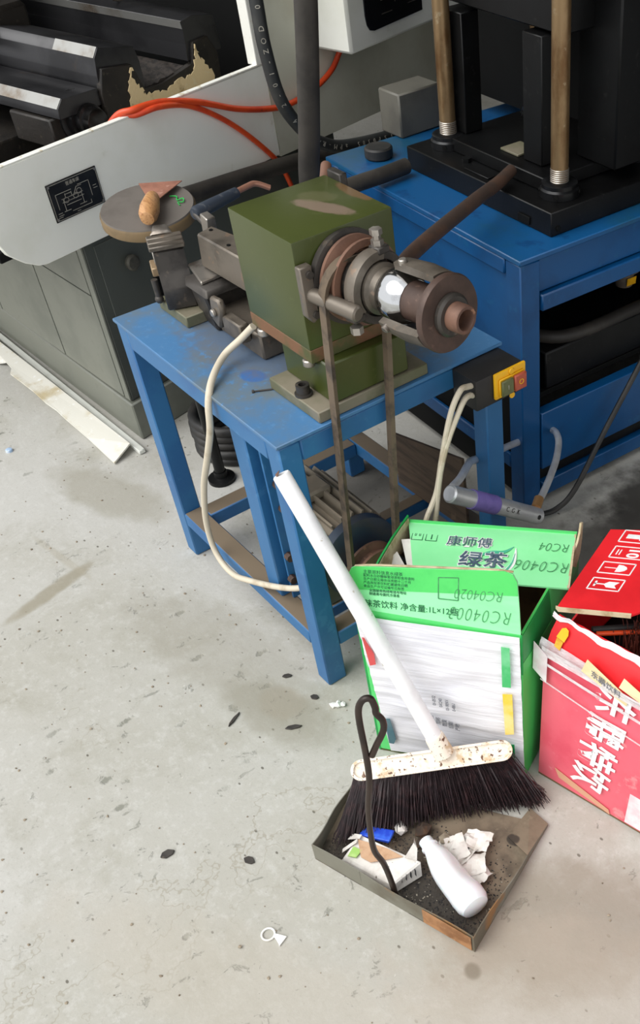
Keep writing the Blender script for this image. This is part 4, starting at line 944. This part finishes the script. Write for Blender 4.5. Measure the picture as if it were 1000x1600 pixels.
# crumpled paper inside
m_paper = mat('crumpled_white_paper', (226, 222, 216), .7, c2=(204, 198, 190), s2=30, bump=.3)
b = MB(); b.extrude([(.762, .098, .375), (.800, .070, .350), (.806, .118, .372), (.770, .122, .396)], (.002, .002, .003)).extrude([(.752, .150, .400), (.766, .168, .400), (.815, .130, .372), (.806, .122, .372)], (.002, -.002, .003))
tag(b.done('crumpled_paper', m_paper, None, smooth=False), 'crumpled white paper stuffed in the left corner of the green carton', 'paper')
b = MB(); b.extrude([(.772, .124, .394), (.806, .124, .368), (.800, .14, .370)], (.002, .003, -.002))
tag(b.done('black_film_scrap', m_blackmatte, None, smooth=False), 'black film scrap tucked between the papers in the green carton', 'scrap')

# ------------------------------------------------------------------ red carton
m_red = mat('bright_red_print', (226, 34, 42), .5, c2=(210, 28, 36), s2=7, bump=.12, bs=30)
m_pink = mat('taped_pink_print', (232, 104, 120), .3, c2=(222, 88, 106), s2=6, c3=(238, 140, 146), s3=22, bump=.25, bs=18)
R = thing('drink_carton', 'open red cardboard carton wrapped in clear tape, right of the green carton', 'carton', (1.28, .36, 0))
RD = Vector((.981, .195, 0)).normalized(); RI = Vector((-.195, .981, 0)).normalized(); R0 = Vector((1.100, .176, 0)); RUp = Vector((-.0114, .0573, .9985)).normalized(); RF = -RI
RW, RDp = .40, .30
def rq(s, t, d=0): return R0 + RD * s + RUp * t + RI * d
b = MB(); b.slab(lambda u, v: rq(RW * u, .001 + .33 * v, -.006 * math.sin(math.pi * v) * math.sin(math.pi * u)), 8, 8, RI * .004); rfp = b.done('front_panel', m_pink, R)
TOPZ = .400
tl = Vector((1.098, .226, TOPZ)); tr_ = tl + RD * RW
b = MB(); b.slab(lambda u, v: rq(RW * u, .331, 0).lerp(tl + RD * RW * u + Z * (.012 * mnoise.noise(Vector((u * 7, 3, v * 2))) - .014 * u), v) + Z * .008 * math.sin(math.pi * v), 16, 6, RI * .004); rup = b.done('upper_front_panel', m_red, R); plab(rup, 'bulging red upper edge of the front')
b = MB(); b.slab(lambda u, v: rq(0, .001, 0).lerp(rq(0, .001, RDp), u) + (RUp * (.33 + .07 * u) * v) + RI * .03 * v * (1 - u), 6, 6, RD * .004); b.done('left_panel', m_red, R)
b = MB(); b.slab(lambda u, v: rq(RW * u, .001 + .40 * v, RDp), 4, 4, -RI * .004); b.done('back_panel', m_kraft, R)
b = MB(); b.slab(lambda u, v: rq(RW, .001, RDp * u) + RUp * .36 * v, 4, 4, -RD * .004); b.done('right_panel', m_red, R)
b = MB(); b.extrude([rq(0, .001), rq(RW, .001), rq(RW, .001, RDp), rq(0, .001, RDp)], Z * .005); b.done('bottom_panel', m_kraft, R)
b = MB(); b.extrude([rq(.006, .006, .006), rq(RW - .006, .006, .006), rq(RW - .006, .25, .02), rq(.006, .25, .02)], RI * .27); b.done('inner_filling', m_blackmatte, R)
# big flap lying over the rear half
fz = .43
fpts = [(1.106, .2160), (1.1119, .2130), (1.2053, .2905), (1.212, .312), (1.205, .36), (1.120, .50), (1.075, .475), (1.025, .4247)]
b = MB(); b.extrude([(x, y, fz) for x, y in fpts], (0, 0, .004)); rf = b.done('top_flap', m_red, R, smooth=False); plab(rf, 'bright red top flap with white handling icons')
b = MB(); b.extrude([(1.104, .2135, fz - .002), (1.1125, .2115, fz - .002), (1.2063, .289, fz - .002), (1.2035, .2925, fz - .002), (1.1119, .2165, fz - .002)], (0, 0, .0075)); b.done('flap_edge', m_kraftl, rf)
IX = Vector((1.0689 - 1.025, .4557 - .4247, 0)).normalized(); IY = Vector((1.025 - 1.104, .4247 - .2176, 0)).normalized(); IO = Vector((1.104, .2176, fz + .0041))
IXn = Vector((.78, .62, 0)).normalized()
def ip(a, c): return IO + IY * c + IXn * a
def icon(a, c, w, h, inner):
    b = MB()
    cs = [(a - w, c - h), (a + w, c - h), (a + w, c + h), (a - w, c + h)]
    for k in range(4):
        p = ip(*cs[k]); q = ip(*cs[(k + 1) % 4]); o_ = Z.cross(q - p).normalized() * .0011; b.extrude([p - o_, q - o_, q + o_, p + o_], Z * .0005)
    for poly in inner: b.extrude([ip(a + x * w, c + y * h) for x, y in poly], Z * .0005)
    return b.done('handling_icon', m_wh_ink, rf, smooth=False)
glass = [[(-.75, -.08), (-.1, -.08), (-.1, .08), (-.75, .08)], [(-.75, -.45), (-.62, -.45), (-.62, .45), (-.75, .45)], [(-.1, -.12), (.1, -.5), (.75, -.55), (.55, -.1), (.75, .5), (.1, .5), (-.1, .12)]]
umbr = [[(-.75, -.05), (.0, -.05), (.0, .05), (-.75, .05)], [(0, -.65), (.3, -.6), (.55, -.35), (.65, 0), (.55, .35), (.3, .6), (0, .65)]]
two = [[(-.75, -.45), (-.68, -.45), (-.68, .45), (-.75, .45)], [(-.58, -.45), (-.51, -.45), (-.51, .45), (-.58, .45)]]
arr = [[(-.7, -.35), (.1, -.35), (.1, .35), (-.7, .35)], [(.1, -.6), (.75, 0), (.1, .6)]]
icon(.055, .066, .027, .0155, glass); icon(.055, .112, .028, .0155, umbr); ic = icon(.060, .158, .031, .0165, two); icon(.058, .206, .031, .0175, arr)
text('10', m_wh_ink, rf, 'icon_number', ip(.066, .158) + Z * .0004, -IY, IXn, .028, bold=.0008)
# white film along the torn top edge
m_tape = bpy.data.materials.new('clear_packing_tape'); _k = NT(m_tape)
_k.p.inputs['Base Color'].default_value = lin((238, 234, 236)); _k.p.inputs['Roughness'].default_value = .22
_tr = _k.n.new('ShaderNodeBsdfTransparent'); _mx = _k.n.new('ShaderNodeMixShader')
_k.link(_k.math('ADD', _k.math('MULTIPLY', _k.ramp(_k.noise(24, 4), .35, .7), .45), .40), _mx.inputs[0]); _k.link(_tr.outputs[0], _mx.inputs[1]); _k.link(_k.p.outputs[0], _mx.inputs[2]); _k.link(_mx.outputs[0], _k.out.inputs[0])
_k.link(_k.bump(_k.noise(30, 4, .6, _k.mapped((1, 1, 4))), .6, .006), _k.p.inputs['Normal'])
m_filmw = mat('crumpled_film_edge', (238, 232, 234), .3, c2=(226, 206, 212), s2=16, bump=.5, bs=40)
def upq(u, v, off=0):
    p = rq(RW * u, .331, 0).lerp(tl + RD * RW * u + Z * (.012 * mnoise.noise(Vector((u * 7, 3, v * 2))) - .014 * u), v) + Z * .008 * math.sin(math.pi * v)
    return p + (-RI * .6 + Z * .8).normalized() * off
b = MB(); b.slab(lambda u, v: upq(-.02 + 1.0 * u, 1.03 - .13 * v - .16 * max(0, min(1, (u - .10) / .14)) * v * (.6 + .8 * mnoise.noise(Vector((u * 9, 2, 2)))), .003 + .004 * mnoise.noise(Vector((u * 26, v * 5, 1)))) + Z * (.006 * mnoise.noise(Vector((u * 18, 0, 9)))), 50, 6, (0, -.0005, .001)); b.done('film_edge', m_filmw, R, ang=70)
b = MB(); b.slab(lambda u, v: upq(-.03 + .32 * u, .04 + .22 * v - .10 * u, .003 + .004 * mnoise.noise(Vector((u * 12, v * 6, 5)))) - RI * 0.0, 30, 5, (0, -.0005, .001)); b.done('tape_strip', m_tape, R, ang=70)
b = MB(); b.slab(lambda u, v: rq(-.016 + .03 * u, .290 + .065 * v - .02 * u, -.010 + .006 * mnoise.noise(Vector((u * 6, v * 8, 2)))), 6, 8, (0, -.0006, 0)); b.done('tape_strip', m_filmw, R, ang=70)
for (t0_, t1_, dt) in ((.332, .345, -.012), (.312, .318, -.035), (.27, .273, -.05), (.345, .352, -.02)):
    b = MB(); b.slab(lambda u, v: rq(.0 + RW * u, t0_ + (t1_ - t0_) * v + dt * u, -.0085 - .003 * math.sin(math.pi * u)), 14, 1, -RI * .0006); b.done('tape_wrinkle', m_tape, R)
# yellow can picture and labels
b = MB()
def upoly(pts, m, nm, off=.004, par=None):
    b = MB(); b.extrude([upq(u, v, off) for u, v in pts], (-RI * .6 + Z * .8).normalized() * .0006); return b.done(nm, m, par or rup, smooth=False)
upoly([(.040, .42), (.084, .36), (.090, .58), (.082, .72), (.064, .78), (.048, .72)], m_yellow, 'can_picture', .0062)
upoly([(.044, .20), (.076, .16), (.080, .355), (.044, .41)], mat('ochre_print', (206, 150, 40), .5, c2=(226, 180, 60), s2=40), 'can_picture', .0062)
m_cream2 = mat('cream_label', (232, 214, 172), .5, c2=(220, 198, 150), s2=14)
for (s0, t0_, s1, t1_, s2_, t2_, s3_, t3_) in ((.085, .345, .178, .318, .180, .338, .092, .372), (.16, .352, .23, .335, .235, .350, .165, .372)):
    b = MB(); b.extrude([rq(s0, t0_, -.011), rq(s1, t1_, -.011), rq(s2_, t2_, -.011), rq(s3_, t3_, -.006)], -RI * .0006); lb_ = b.done('paper_label', m_cream2, rfp)
text('东鹏饮料', m_faint, rfp, 'small_print', rq(.135, .344, -.0125), RD - RUp * .28, RUp, .016)
# big vertical lettering
for k, (ch, s, t) in enumerate((('东', .1435, .290), ('鹏', .1315, .215), ('特', .1205, .142), ('饮', .1115, .078))):
    text(ch, m_wh_ink, rfp, 'brand_lettering', rq(s + .004, t + .010, -.0072 - .0005 * k), -RUp - RD * .10, RD, .084, bold=.0017, sx=.80)
b = MB(); b.extrude([rq(.040, .050, -.0035), rq(.165, .020, -.0035), rq(.168, .008, -.003), rq(.050, .028, -.003)], -RI * .0006); b.done('paper_label', mat('aged_label', (214, 160, 130), .5, c2=(222, 176, 130), s2=12), rfp)
b = MB(); b.extrude([rq(.205, .100, -.0048), rq(.33, .100, -.0048), rq(.33, .012, -.0022), rq(.200, .012, -.0022)], -RI * .0006); plab(b.done('paper_label', m_filmw, rfp), 'white paper label at the lower right')
# stuff in the red carton
b = MB(); b.tube([(1.145, .262, .375), (1.20, .36, .36), (1.25, .45, .35)], .006, 10)
tag(b.done('black_tube', m_rubber, None), 'black tube sticking out of the red carton under its flap', 'tube')
b = MB(); b.tube([(1.155, .262, .372), (1.215, .36, .358), (1.26, .44, .35)], .0045, 10)
tag(b.done('orange_tube', m_orange, None), 'thin orange tube lying in the red carton under its flap', 'tube')
cb_ = thing('coir_brush', 'brown bristle brush lying in the red carton', 'brush', (1.25, .33, .30))
b = MB(); b.box(1.18, 1.33, .30, .36, .30, .315, .004); b.done('brush_back', m_kraft, cb_)
b = MB()
for k in range(420):
    x = random.uniform(1.18, 1.33); y = random.uniform(.29, .37); l = random.uniform(.05, .085); d = Vector((random.uniform(-.25, .25), random.uniform(-.25, .25), 1)).normalized()
    p = Vector((x, y, .3155)); b.cyl(p, p + d * l, .0016, .0008, n=3)
b.done('bristles', mat('red_brown_coir', (104, 44, 30), .7, c2=(70, 30, 22), s2=30), cb_, smooth=False, kind='stuff')

# ------------------------------------------------------------------ broom
br_ = thing('push_broom', 'white handled broom with dark bristles leaning against the green carton', 'broom', (1.02, -.02, .0))
m_whbroom = mat('scuffed_white_broom_plastic', (236, 226, 210), .55, c2=(206, 182, 148), s2=30, lo=.52, hi=.64, c3=(104, 70, 48), s3=110, lo3=.58, hi3=.64, bump=.1)
m_whstick = mat('white_painted_stick', (238, 239, 240), .5, c2=(224, 224, 226), s2=9, c3=(180, 172, 160), s3=60, lo3=.68, hi3=.75, bump=.08)
HL = Vector((.936, -.140, .125)); HR = Vector((1.098, .113, .128)); HD = (HR - HL).normalized(); HN = Vector((HD.y, -HD.x, 0)).normalized(); HU = HD.cross(HN); HU = HU if HU.z > 0 else -HU
tiltv = (HU * .80 + HN * .60).normalized(); 
HT = (HU * .72 - HN * -.69).normalized() 
Lh = (HR - HL).length
# top face normal leans to the viewer; body frame
UPB = (Z * .80 + HN * .60).normalized(); SDB = HD.cross(UPB)
BMx = frame((HL + HR) / 2, HD, SDB, UPB)
b = MB(BMx)
def stad(l, r, n=8):
    out = []
    for i in range(n + 1): a = -math.pi / 2 + math.pi * i / n; out.append((l - r + r * math.cos(a), r * math.sin(a)))
    for i in range(n + 1): a = math.pi / 2 + math.pi * i / n; out.append((-l + r + r * math.cos(a), r * math.sin(a)))
    return out
b.extrude([(x, y, -.012) for x, y in stad(Lh / 2, .0195)], (0, 0, .020), .002); hd_ = b.done('broom_head', m_whbroom, br_)
b = MB(BMx); so = stad(Lh / 2 - .001, .019); si = stad(Lh / 2 - .006, .0145)
n = len(so)
V, F_ = b.faces([(x, y, .0085) for x, y in so] + [(x, y, .0085) for x, y in si] + [(x, y, .0125) for x, y in so] + [(x, y, .0125) for x, y in si],
        [f for i in range(n) for f in ((i, (i + 1) % n, 2 * n + (i + 1) % n, 2 * n + i), (n + i, 3 * n + i, 3 * n + (i + 1) % n, n + (i + 1) % n), (2 * n + i, 2 * n + (i + 1) % n, 3 * n + (i + 1) % n, 3 * n + i), (i, n + i, n + (i + 1) % n, (i + 1) % n))])
b.done('head_rim', m_whbroom, hd_)
HB = Vector((1.022, .006, .150)); HTp = Vector((.740, -.055, .648))
hdv = (HTp - HB).normalized()
b = MB(); b.rev([(0, 0), (0, .0195), (.012, .019), (.040, .0180), (.044, .017), (.044, 0)], HB - hdv * .014, hdv, 24); b.done('handle_socket', m_whbroom, hd_)
L_ = (HTp - HB).length
b = MB(); b.rev([(.02, 0), (.02, .0155), (L_ * .3, .0153), (L_ * .6, .0160), (L_ * .8, .0150), (L_ - .002, .0150), (L_, .0135), (L_, .009), (L_ - .02, .008), (L_ - .02, 0)], HB, hdv, 24); b.done('handle', m_whstick, br_)
b = MB(); b.extrude([HTp - hdv * .016 + Vector((-.012, -.0085, .0)), HTp - hdv * .005 + Vector((-.014, -.004, .0)), HTp + hdv * .003 + Vector((-.006, .003, 0)), HTp - hdv * .01 + Vector((-.001, -.0135, .0))], (.0022, -.0022, .0018)); b.done('chipped_end', m_rust, br_)
# bristles
tipsL = Vector((.962, -.205, .010)); tipsR = Vector((1.146, .135, .004))
b = MB()
for k in range(2400):
    u = random.random(); w = random.uniform(-1, 1)
    rt = BMx @ Vector((-Lh / 2 + .012 + (Lh - .024) * u, .018 * w, -.0125))
    tp = tipsL.lerp(tipsR, u) + HN * (.010 - .014 * w) * 1.0
    mid_drop = .016 * math.sin(math.pi * u)
    tp = tp - HN * mid_drop + Vector((random.gauss(0, .006), random.gauss(0, .006), abs(random.gauss(0, .008)) + .002))
    if u > .9: tp += Vector((.004, .006, 0)) * random.random() * 2
    md = rt.lerp(tp, .5) + HN * .006 + Vector((random.gauss(0, .002), random.gauss(0, .002), .004))
    b.tube([rt, md, tp], [.00165, .0008], 3, smooth=False)
b.done('bristles', mat('dark_purple_brown_bristle', (40, 30, 33), .55, c2=(60, 42, 44), s2=60), br_, smooth=False, kind='stuff')

# ------------------------------------------------------------------ dustpan
dp = thing('dustpan', 'worn sheet metal dustpan with a tall bent rod handle, full of rubbish', 'dustpan', (1.10, -.09, 0))
m_pan = mat('stained_sheet_metal', (128, 114, 96), .65, .1, c2=(84, 74, 62), s2=9, c3=(136, 124, 104), s3=30, bump=.3, bs=90, patches=[((.01, -.095, 0), .17, .05, .3, (50, 46, 42), .85), ((-.03, .0, 0), .06, .035, .5, (70, 60, 50), .7), ((.085, .125, 0), .014, .010, 0, (58, 50, 44), .9)])
m_panout = mat('grey_sheet_metal', (128, 126, 114), .55, .2, c2=(106, 100, 86), s2=7, c3=(146, 110, 70), s3=9, lo3=.58, hi3=.7, bump=.15)
DL, DN, DR, DB_ = Vector((.9680, -.2620, .0005)), Vector((1.3060, -.1600, .0005)), Vector((1.2030, .1060, .0005)), Vector((.872, -.100, .0005))
b = MB(); b.slab(lambda u, v: DL.lerp(DN, u).lerp(DB_.lerp(DR, u), v) + Z * .0002, 10, 10, Z * .0022); b.done('pan_floor', m_pan, dp)
def wall(a, c, h0, h1, inward, nm, lip=.004):
    b = MB(); b.slab(lambda u, v: a.lerp(c, u) + Z * ((h0 + (h1 - h0) * u) * v) + inward * (.002 * math.sin(u * 9) * v), 10, 2, inward * .0018); return b.done(nm, m_panout, dp)
dn_ = Vector((-(DN - DL).y, (DN - DL).x, 0)).normalized(); dr_ = Vector((-(DR - DN).y, (DR - DN).x, 0)).normalized(); db_ = Vector(((DB_ - DL).y, -(DB_ - DL).x, 0)).normalized()
if db_.x < 0: db_ = -db_
wall(DL, DN, .047, .048, dn_, 'back_wall'); wall(DN, DR, .048, .006, dr_, 'right_wall'); wall(DL, DB_, .047, .012, db_, 'left_wall')
b = MB(); p = DL.lerp(DN, .30); b.extrude([p + Z * .0, p + Z * .048, p + Z * .048 + dn_ * .003, p + dn_ * .003], (DN - DL).normalized() * .004); b.done('seam', m_panout, dp)
p = DL.lerp(DN, .70); q = DL.lerp(DN, .985)
b = MB(); b.extrude([p + Z * .004 - dn_ * .0004, q + Z * .003 - dn_ * .0004, q + Z * .045 - dn_ * .0004, p + Z * .046 - dn_ * .0004], -dn_ * .0012); plab(b.done('rusty_patch', mat('rust_tan_patch', (168, 122, 82), .6, c2=(130, 88, 54), s2=16, c3=(190, 156, 120), s3=30), dp), 'rust coloured patch on the back wall')
# stains/fold on the right end
b = MB(); p = DR; b.extrude([DN.lerp(DR, .70) + Z * .020, DR + Z * .0066, DR + Vector((-.05, .0, .004)), DN.lerp(DR, .78) + Vector((-.055, -.015, .004))], Z * .0012); b.done('folded_corner', m_pan, dp, smooth=False)
hpz = [(1.1374, -.2000, .006), (1.1365, -.203, .06), (1.1333, -.2091, .124), (1.1260, -.2185, .1742), (1.1285, -.2152, .2748), (1.1355, -.2064, .3586), (1.1372, -.2042, .4218), (1.1372, -.2042, .4962), (1.1389, -.2021, .5290), (1.1442, -.1955, .5465), (1.1505, -.1870, .5470), (1.1534, -.1839, .5295), (1.1536, -.1838, .5155), (1.1580, -.1780, .4990), (1.1570, -.1795, .4763), (1.1483, -.1903, .4432), (1.1425, -.1976, .4200)]
m_rod = mat('dark_brown_rod', (62, 50, 44), .4, .4, c2=(48, 40, 36), s2=14, c3=(112, 86, 70), s3=20, lo3=.62, hi3=.75)
b = MB(); b.tube(hpz, .0052, 12); b.done('rod_handle', m_rod, dp)
b = MB(); b.box(1.128, 1.147, -.207, -.190, .003, .012, .002); b.done('rod_foot', m_pan, dp)
# dirt heap
b = MB()
for k in range(2600):
    u = random.betavariate(1.3, 1.2); v = random.betavariate(1.0, 2.2)
    p = DL.lerp(DN, .03 + .94 * u).lerp(DB_.lerp(DR, .03 + .94 * u), .03 + .80 * v)
    b.rock((p.x, p.y, .0028), random.uniform(.0008, .0022), k, .6, .3)
b.done('fine_swarf', mat('dark_grit', (62, 56, 50), .7, c2=(34, 32, 31), s2=60, lo=.45, hi=.55, c3=(190, 182, 164), s3=140, lo3=.6, hi3=.64), dp, smooth=False, kind='stuff')

# bottle
bt = thing('plastic_bottle', 'empty milky white plastic bottle lying in the dustpan', 'bottle', (1.18, -.10, .005))
m_bot = mat('milky_plastic', (240, 243, 247), .3, c2=(232, 237, 243), s2=6)
m_bot.node_tree.nodes['Principled BSDF'].inputs['Transmission Weight'].default_value = .08
m_bot.node_tree.nodes['Principled BSDF'].inputs['Subsurface Weight'].default_value = .25
B0 = Vector((1.2615, -.1160, .0345)); B1 = Vector((1.0950, -.0990, .038)); bd = (B1 - B0).normalized()
b = MB()
prof = [(0, 0), (.001, .018), (.004, .0255), (.014, .030), (.03, .031), (.045, .0305), (.060, .0305), (.085, .030), (.105, .0275), (.125, .022), (.140, .0165), (.148, .0145), (.150, .0165), (.153, .0165), (.155, .0135), (.168, .013), (.169, .0095), (.160, .009), (.160, 0)]
b.rev(prof, B0, bd, 32)
for q in b.b.verts:
    r_ = q.co - B0; t_ = r_.dot(bd)
    if .035 < t_ < .12:
        side = r_ - bd * t_; ax = Vector((.30, .75, .60)).normalized(); k_ = side.normalized().dot(ax)
        if k_ > .55: q.co -= side * .30 * (k_ - .55) / .45 * math.sin(math.pi * (t_ - .035) / .085)
b.done('bottle_body', m_bot, bt)
# crushed carton
ck = thing('milk_carton', 'crushed white drink carton with blue top lying in the dustpan', 'carton', (1.06, -.185, .004))
m_ckw = mat('printed_white_card', (230, 226, 220), .6, c2=(206, 200, 192), s2=20, c3=(120, 110, 100), s3=120, lo3=.67, hi3=.70, bump=.3)
b = MB(); b.hexa([(1.012, -.240, .004), (1.126, -.207, .004), (1.133, -.136, .004), (1.000, -.205, .004)], [(1.014, -.228, .022), (1.126, -.196, .034), (1.124, -.130, .037), (.998, -.176, .030)], .003); cbx = b.done('carton_body', m_ckw, ck, smooth=False)
b = MB(); b.extrude([(1.006, -.1880, .0318), (1.060, -.1600, .0345), (1.094, -.1500, .0368), (1.062, -.1990, .0325), (1.040, -.2050, .0300)], (0, 0, .0015)); plab(b.done('brown_panel', mat('tan_print_panel', (196, 160, 128), .6, c2=(170, 130, 96), s2=30), cbx, smooth=False), 'tan printed panel')
b = MB(); b.hexa([(.995, -.180, .020), (1.045, -.147, .020), (1.03, -.125, .012), (.983, -.160, .012)], [(.999, -.180, .032), (1.05, -.147, .034), (1.034, -.124, .030), (.986, -.158, .028)], .002); plab(b.done('blue_top', mat('strong_blue_print', (38, 74, 206), .45, c2=(60, 110, 230), s2=40), ck, smooth=False), 'bright blue crumpled top')
b = MB(); b.extrude([(.992, -.216, .012), (.998, -.221, .012), (1.012, -.196, .034), (1.006, -.190, .034)], (.001, .001, .003)).extrude([(.985, -.185, .024), (1.006, -.178, .036), (1.010, -.186, .036), (.99, -.2, .026)], (0, 0, .0015)); b.done('torn_flap', m_paper, ck, smooth=False)
b = MB(); b.extrude([(1.012, -.202, .0290), (1.030, -.196, .0305), (1.034, -.212, .0285), (1.020, -.221, .0265)], (0, 0, .002)); plab(b.done('green_print', mat('lime_green_print', (150, 192, 96), .6, c2=(180, 210, 130), s2=30), cbx, smooth=False), 'lime green print')
b = MB()
for k in range(6): b.extrude([(1.118 + .0022 * k, -.196 + .009 * k, .022), (1.122 + .0022 * k, -.196 + .009 * k, .022), (1.120 + .0018 * k, -.193 + .009 * k, .0335), (1.116 + .0018 * k, -.193 + .009 * k, .0335)], (.0016, -.0004, 0))
b.done('bar_code', m_black_ink, cbx, smooth=False)
b = MB(); b.extrude([(1.118, -.136, .038), (1.100, -.150, .040), (1.085, -.118, .038), (1.072, -.108, .030), (1.098, -.120, .036)], (0, 0, .002))
tag(b.done('torn_paper', m_paper, None, smooth=False), 'torn white paper strip between the crushed carton and the bottle', 'paper')
# scraps of white foam
sc = [((1.146, -.020, .016), (.026, .020), .5, 'white paper scrap farthest right in the dustpan'), ((1.135, -.058, .018), (.018, .026), 1.2, 'white paper scrap standing beside the bottle neck'), ((1.158, -.056, .014), (.010, .022), .2, 'narrow white paper strip among the scraps in the dustpan'),
      ((1.178, -.060, .016), (.026, .022), .9, 'white paper scrap halfway along the bottle'), ((1.202, -.062, .012), (.018, .018), .1, 'crumpled white scrap nearest the bottle base'), ((1.113, -.062, .014), (.018, .014), .7, 'small pale scrap above the bottle neck')]
for k, (c, (a, d), ang, lab) in enumerate(sc):
    ca, sa = math.cos(ang), math.sin(ang)
    b = MB()
    def f(u, v):
        x = (u - .5) * 2 * a; y = (v - .5) * 2 * d
        ed_ = 1 + .18 * mnoise.noise(Vector((u * 5 + k * 7, v * 5, 1)))
        x *= ed_; y *= ed_
        return (c[0] + x * ca - y * sa, c[1] + x * sa + y * ca, c[2] + .012 * mnoise.noise(Vector((u * 2.5 + k, v * 2.5, k * 3))) + .010 * (u - .5))
    b.slab(f, 6, 6, (0, 0, .0012)); tag(b.done('paper_scrap', m_paper, None, ang=20), lab, 'paper', 'paper scraps in the dustpan')
m_stone = mat('grey_tan_stone', (150, 138, 120), .8, c2=(110, 98, 82), s2=40, bump=.4)
m_dirt = mat('dark_dirt_lump', (64, 52, 44), .85, c2=(92, 66, 46), s2=30, bump=.6)
for c, r_, mm, lab in (((1.028, -.108, .014), .014, m_paper, 'white crumpled pellet under the broom bristles'), ((1.060, -.080, .012), .018, m_dirt, 'dark lump of dirt under the broom bristles'), ((1.082, -.095, .011), .016, m_dirt, 'brown lump of dirt beside the bottle neck'), ((1.100, -.060, .009), .012, m_stone, 'tan stone next to the paper scraps in the dustpan')):
    b = MB(); b.rock(c, r_, int(c[0] * 100), .7, .4); tag(b.done('dirt_lump', mm, None, ang=20), lab, 'lump')

# ------------------------------------------------------------------ small things on the floor
rt_ = thing('pull_tab', 'white plastic ring pull tab lying on the bare concrete', 'pull tab', (1.052, -.402, 0))
b = MB(); b.tube([(1.041 + .0115 * math.cos(a), -.4085 + .0115 * math.sin(a), .0022) for a in [k * math.pi / 10 for k in range(20)]], .0019, 8, smooth=False, closed=True); b.done('ring', m_white, rt_)
b = MB(); b.extrude([(1.046, -.3995, .001), (1.052, -.404, .001), (1.064, -.4035, .001), (1.074, -.4065, .001), (1.0665, -.386, .001), (1.057, -.394, .001)], (0, 0, .003), .0008); b.done('tab', m_white, rt_)
b = MB(); b.rock((.6885, -.0190, .005), .010, 4, .6, .3).rock((.680, -.027, .004), .008, 9, .6, .3).rock((.693, -.010, .004), .007, 2, .6, .3).rock((.682, -.014, .004), .006, 5, .6, .3); tag(b.done('foam_crumb', m_white, None, ang=15), 'white crumb of foam on the floor near the front bench leg', 'crumb')
b = MB(); b.rock((1.0285, -.458, .003), .004, 6, .8, .3); tag(b.done('pebble', m_stone, None, ang=15), 'tiny pale pebble close to the pull tab', 'pebble')
for (x, y, l, w_, a, lab) in ((.5419, -.0528, .011, .006, .9, 'small dark rounded metal chip lying close to the foot of the front bench leg'),
                                (.6737, -.1209, .018, .006, 1.0, 'long dark sliver of metal on the floor left of the broom handle rod'),
                                (.6340, -.0422, .010, .007, .4, 'dark curled chip between the front bench leg and the white foam crumb'),
                                (.5713, -.2026, .022, .004, 2.0, 'thin straight dark metal shaving lying alone on the bare concrete'),
                                (.7736, -.4635, .014, .009, 1.3, 'grey triangular metal chip on the open floor farthest from the bench'),
                                (.8890, -.3556, .012, .008, .3, 'dark grey chip left of the dustpan corner')):
    ca, sa = math.cos(a), math.sin(a); o_ = Vector((x, y, .0004))
    b = MB(); pts_ = [(-l, -w_ * .3), (-l * .3, -w_), (l * .7, -w_ * .6), (l, w_ * .2), (l * .2, w_), (-l * .6, w_ * .7)]
    b.extrude([o_ + Vector((px * ca - py * sa, px * sa + py * ca, 0)) for px, py in pts_], (0, 0, .0035), .0008)
    tag(b.done('metal_chip', m_iron2, None), lab, 'chip', 'dark metal chips on the floor')
b = MB(); b.rev([(0, 0), (0, .010), (.006, .0095), (.0075, .007), (.0075, 0)], (-.729, -.1704, 0), (0, 0, 1), 18)
tag(b.done('bottle_cap', mat('pale_blue_plastic', (160, 186, 216), .4, c2=(210, 220, 232), s2=60), None), 'small pale blue plastic cap on the floor at the far left', 'cap')
b = MB()
for k in range(420):
    x = random.uniform(-.6, 1.9); y = random.uniform(-.9, .15)
    if .80 < x < 1.33 and y > -.28: continue
    b.rock((x, y, .0008), random.choice((.0012, .0016, .002, .003)), k, .55, .4)
b.done('floor_grit', m_stone, None, smooth=False, kind='stuff'); 
bpy.data.objects['floor_grit']['label'] = 'fine grit scattered over the concrete floor'; bpy.data.objects['floor_grit']['category'] = 'grit'
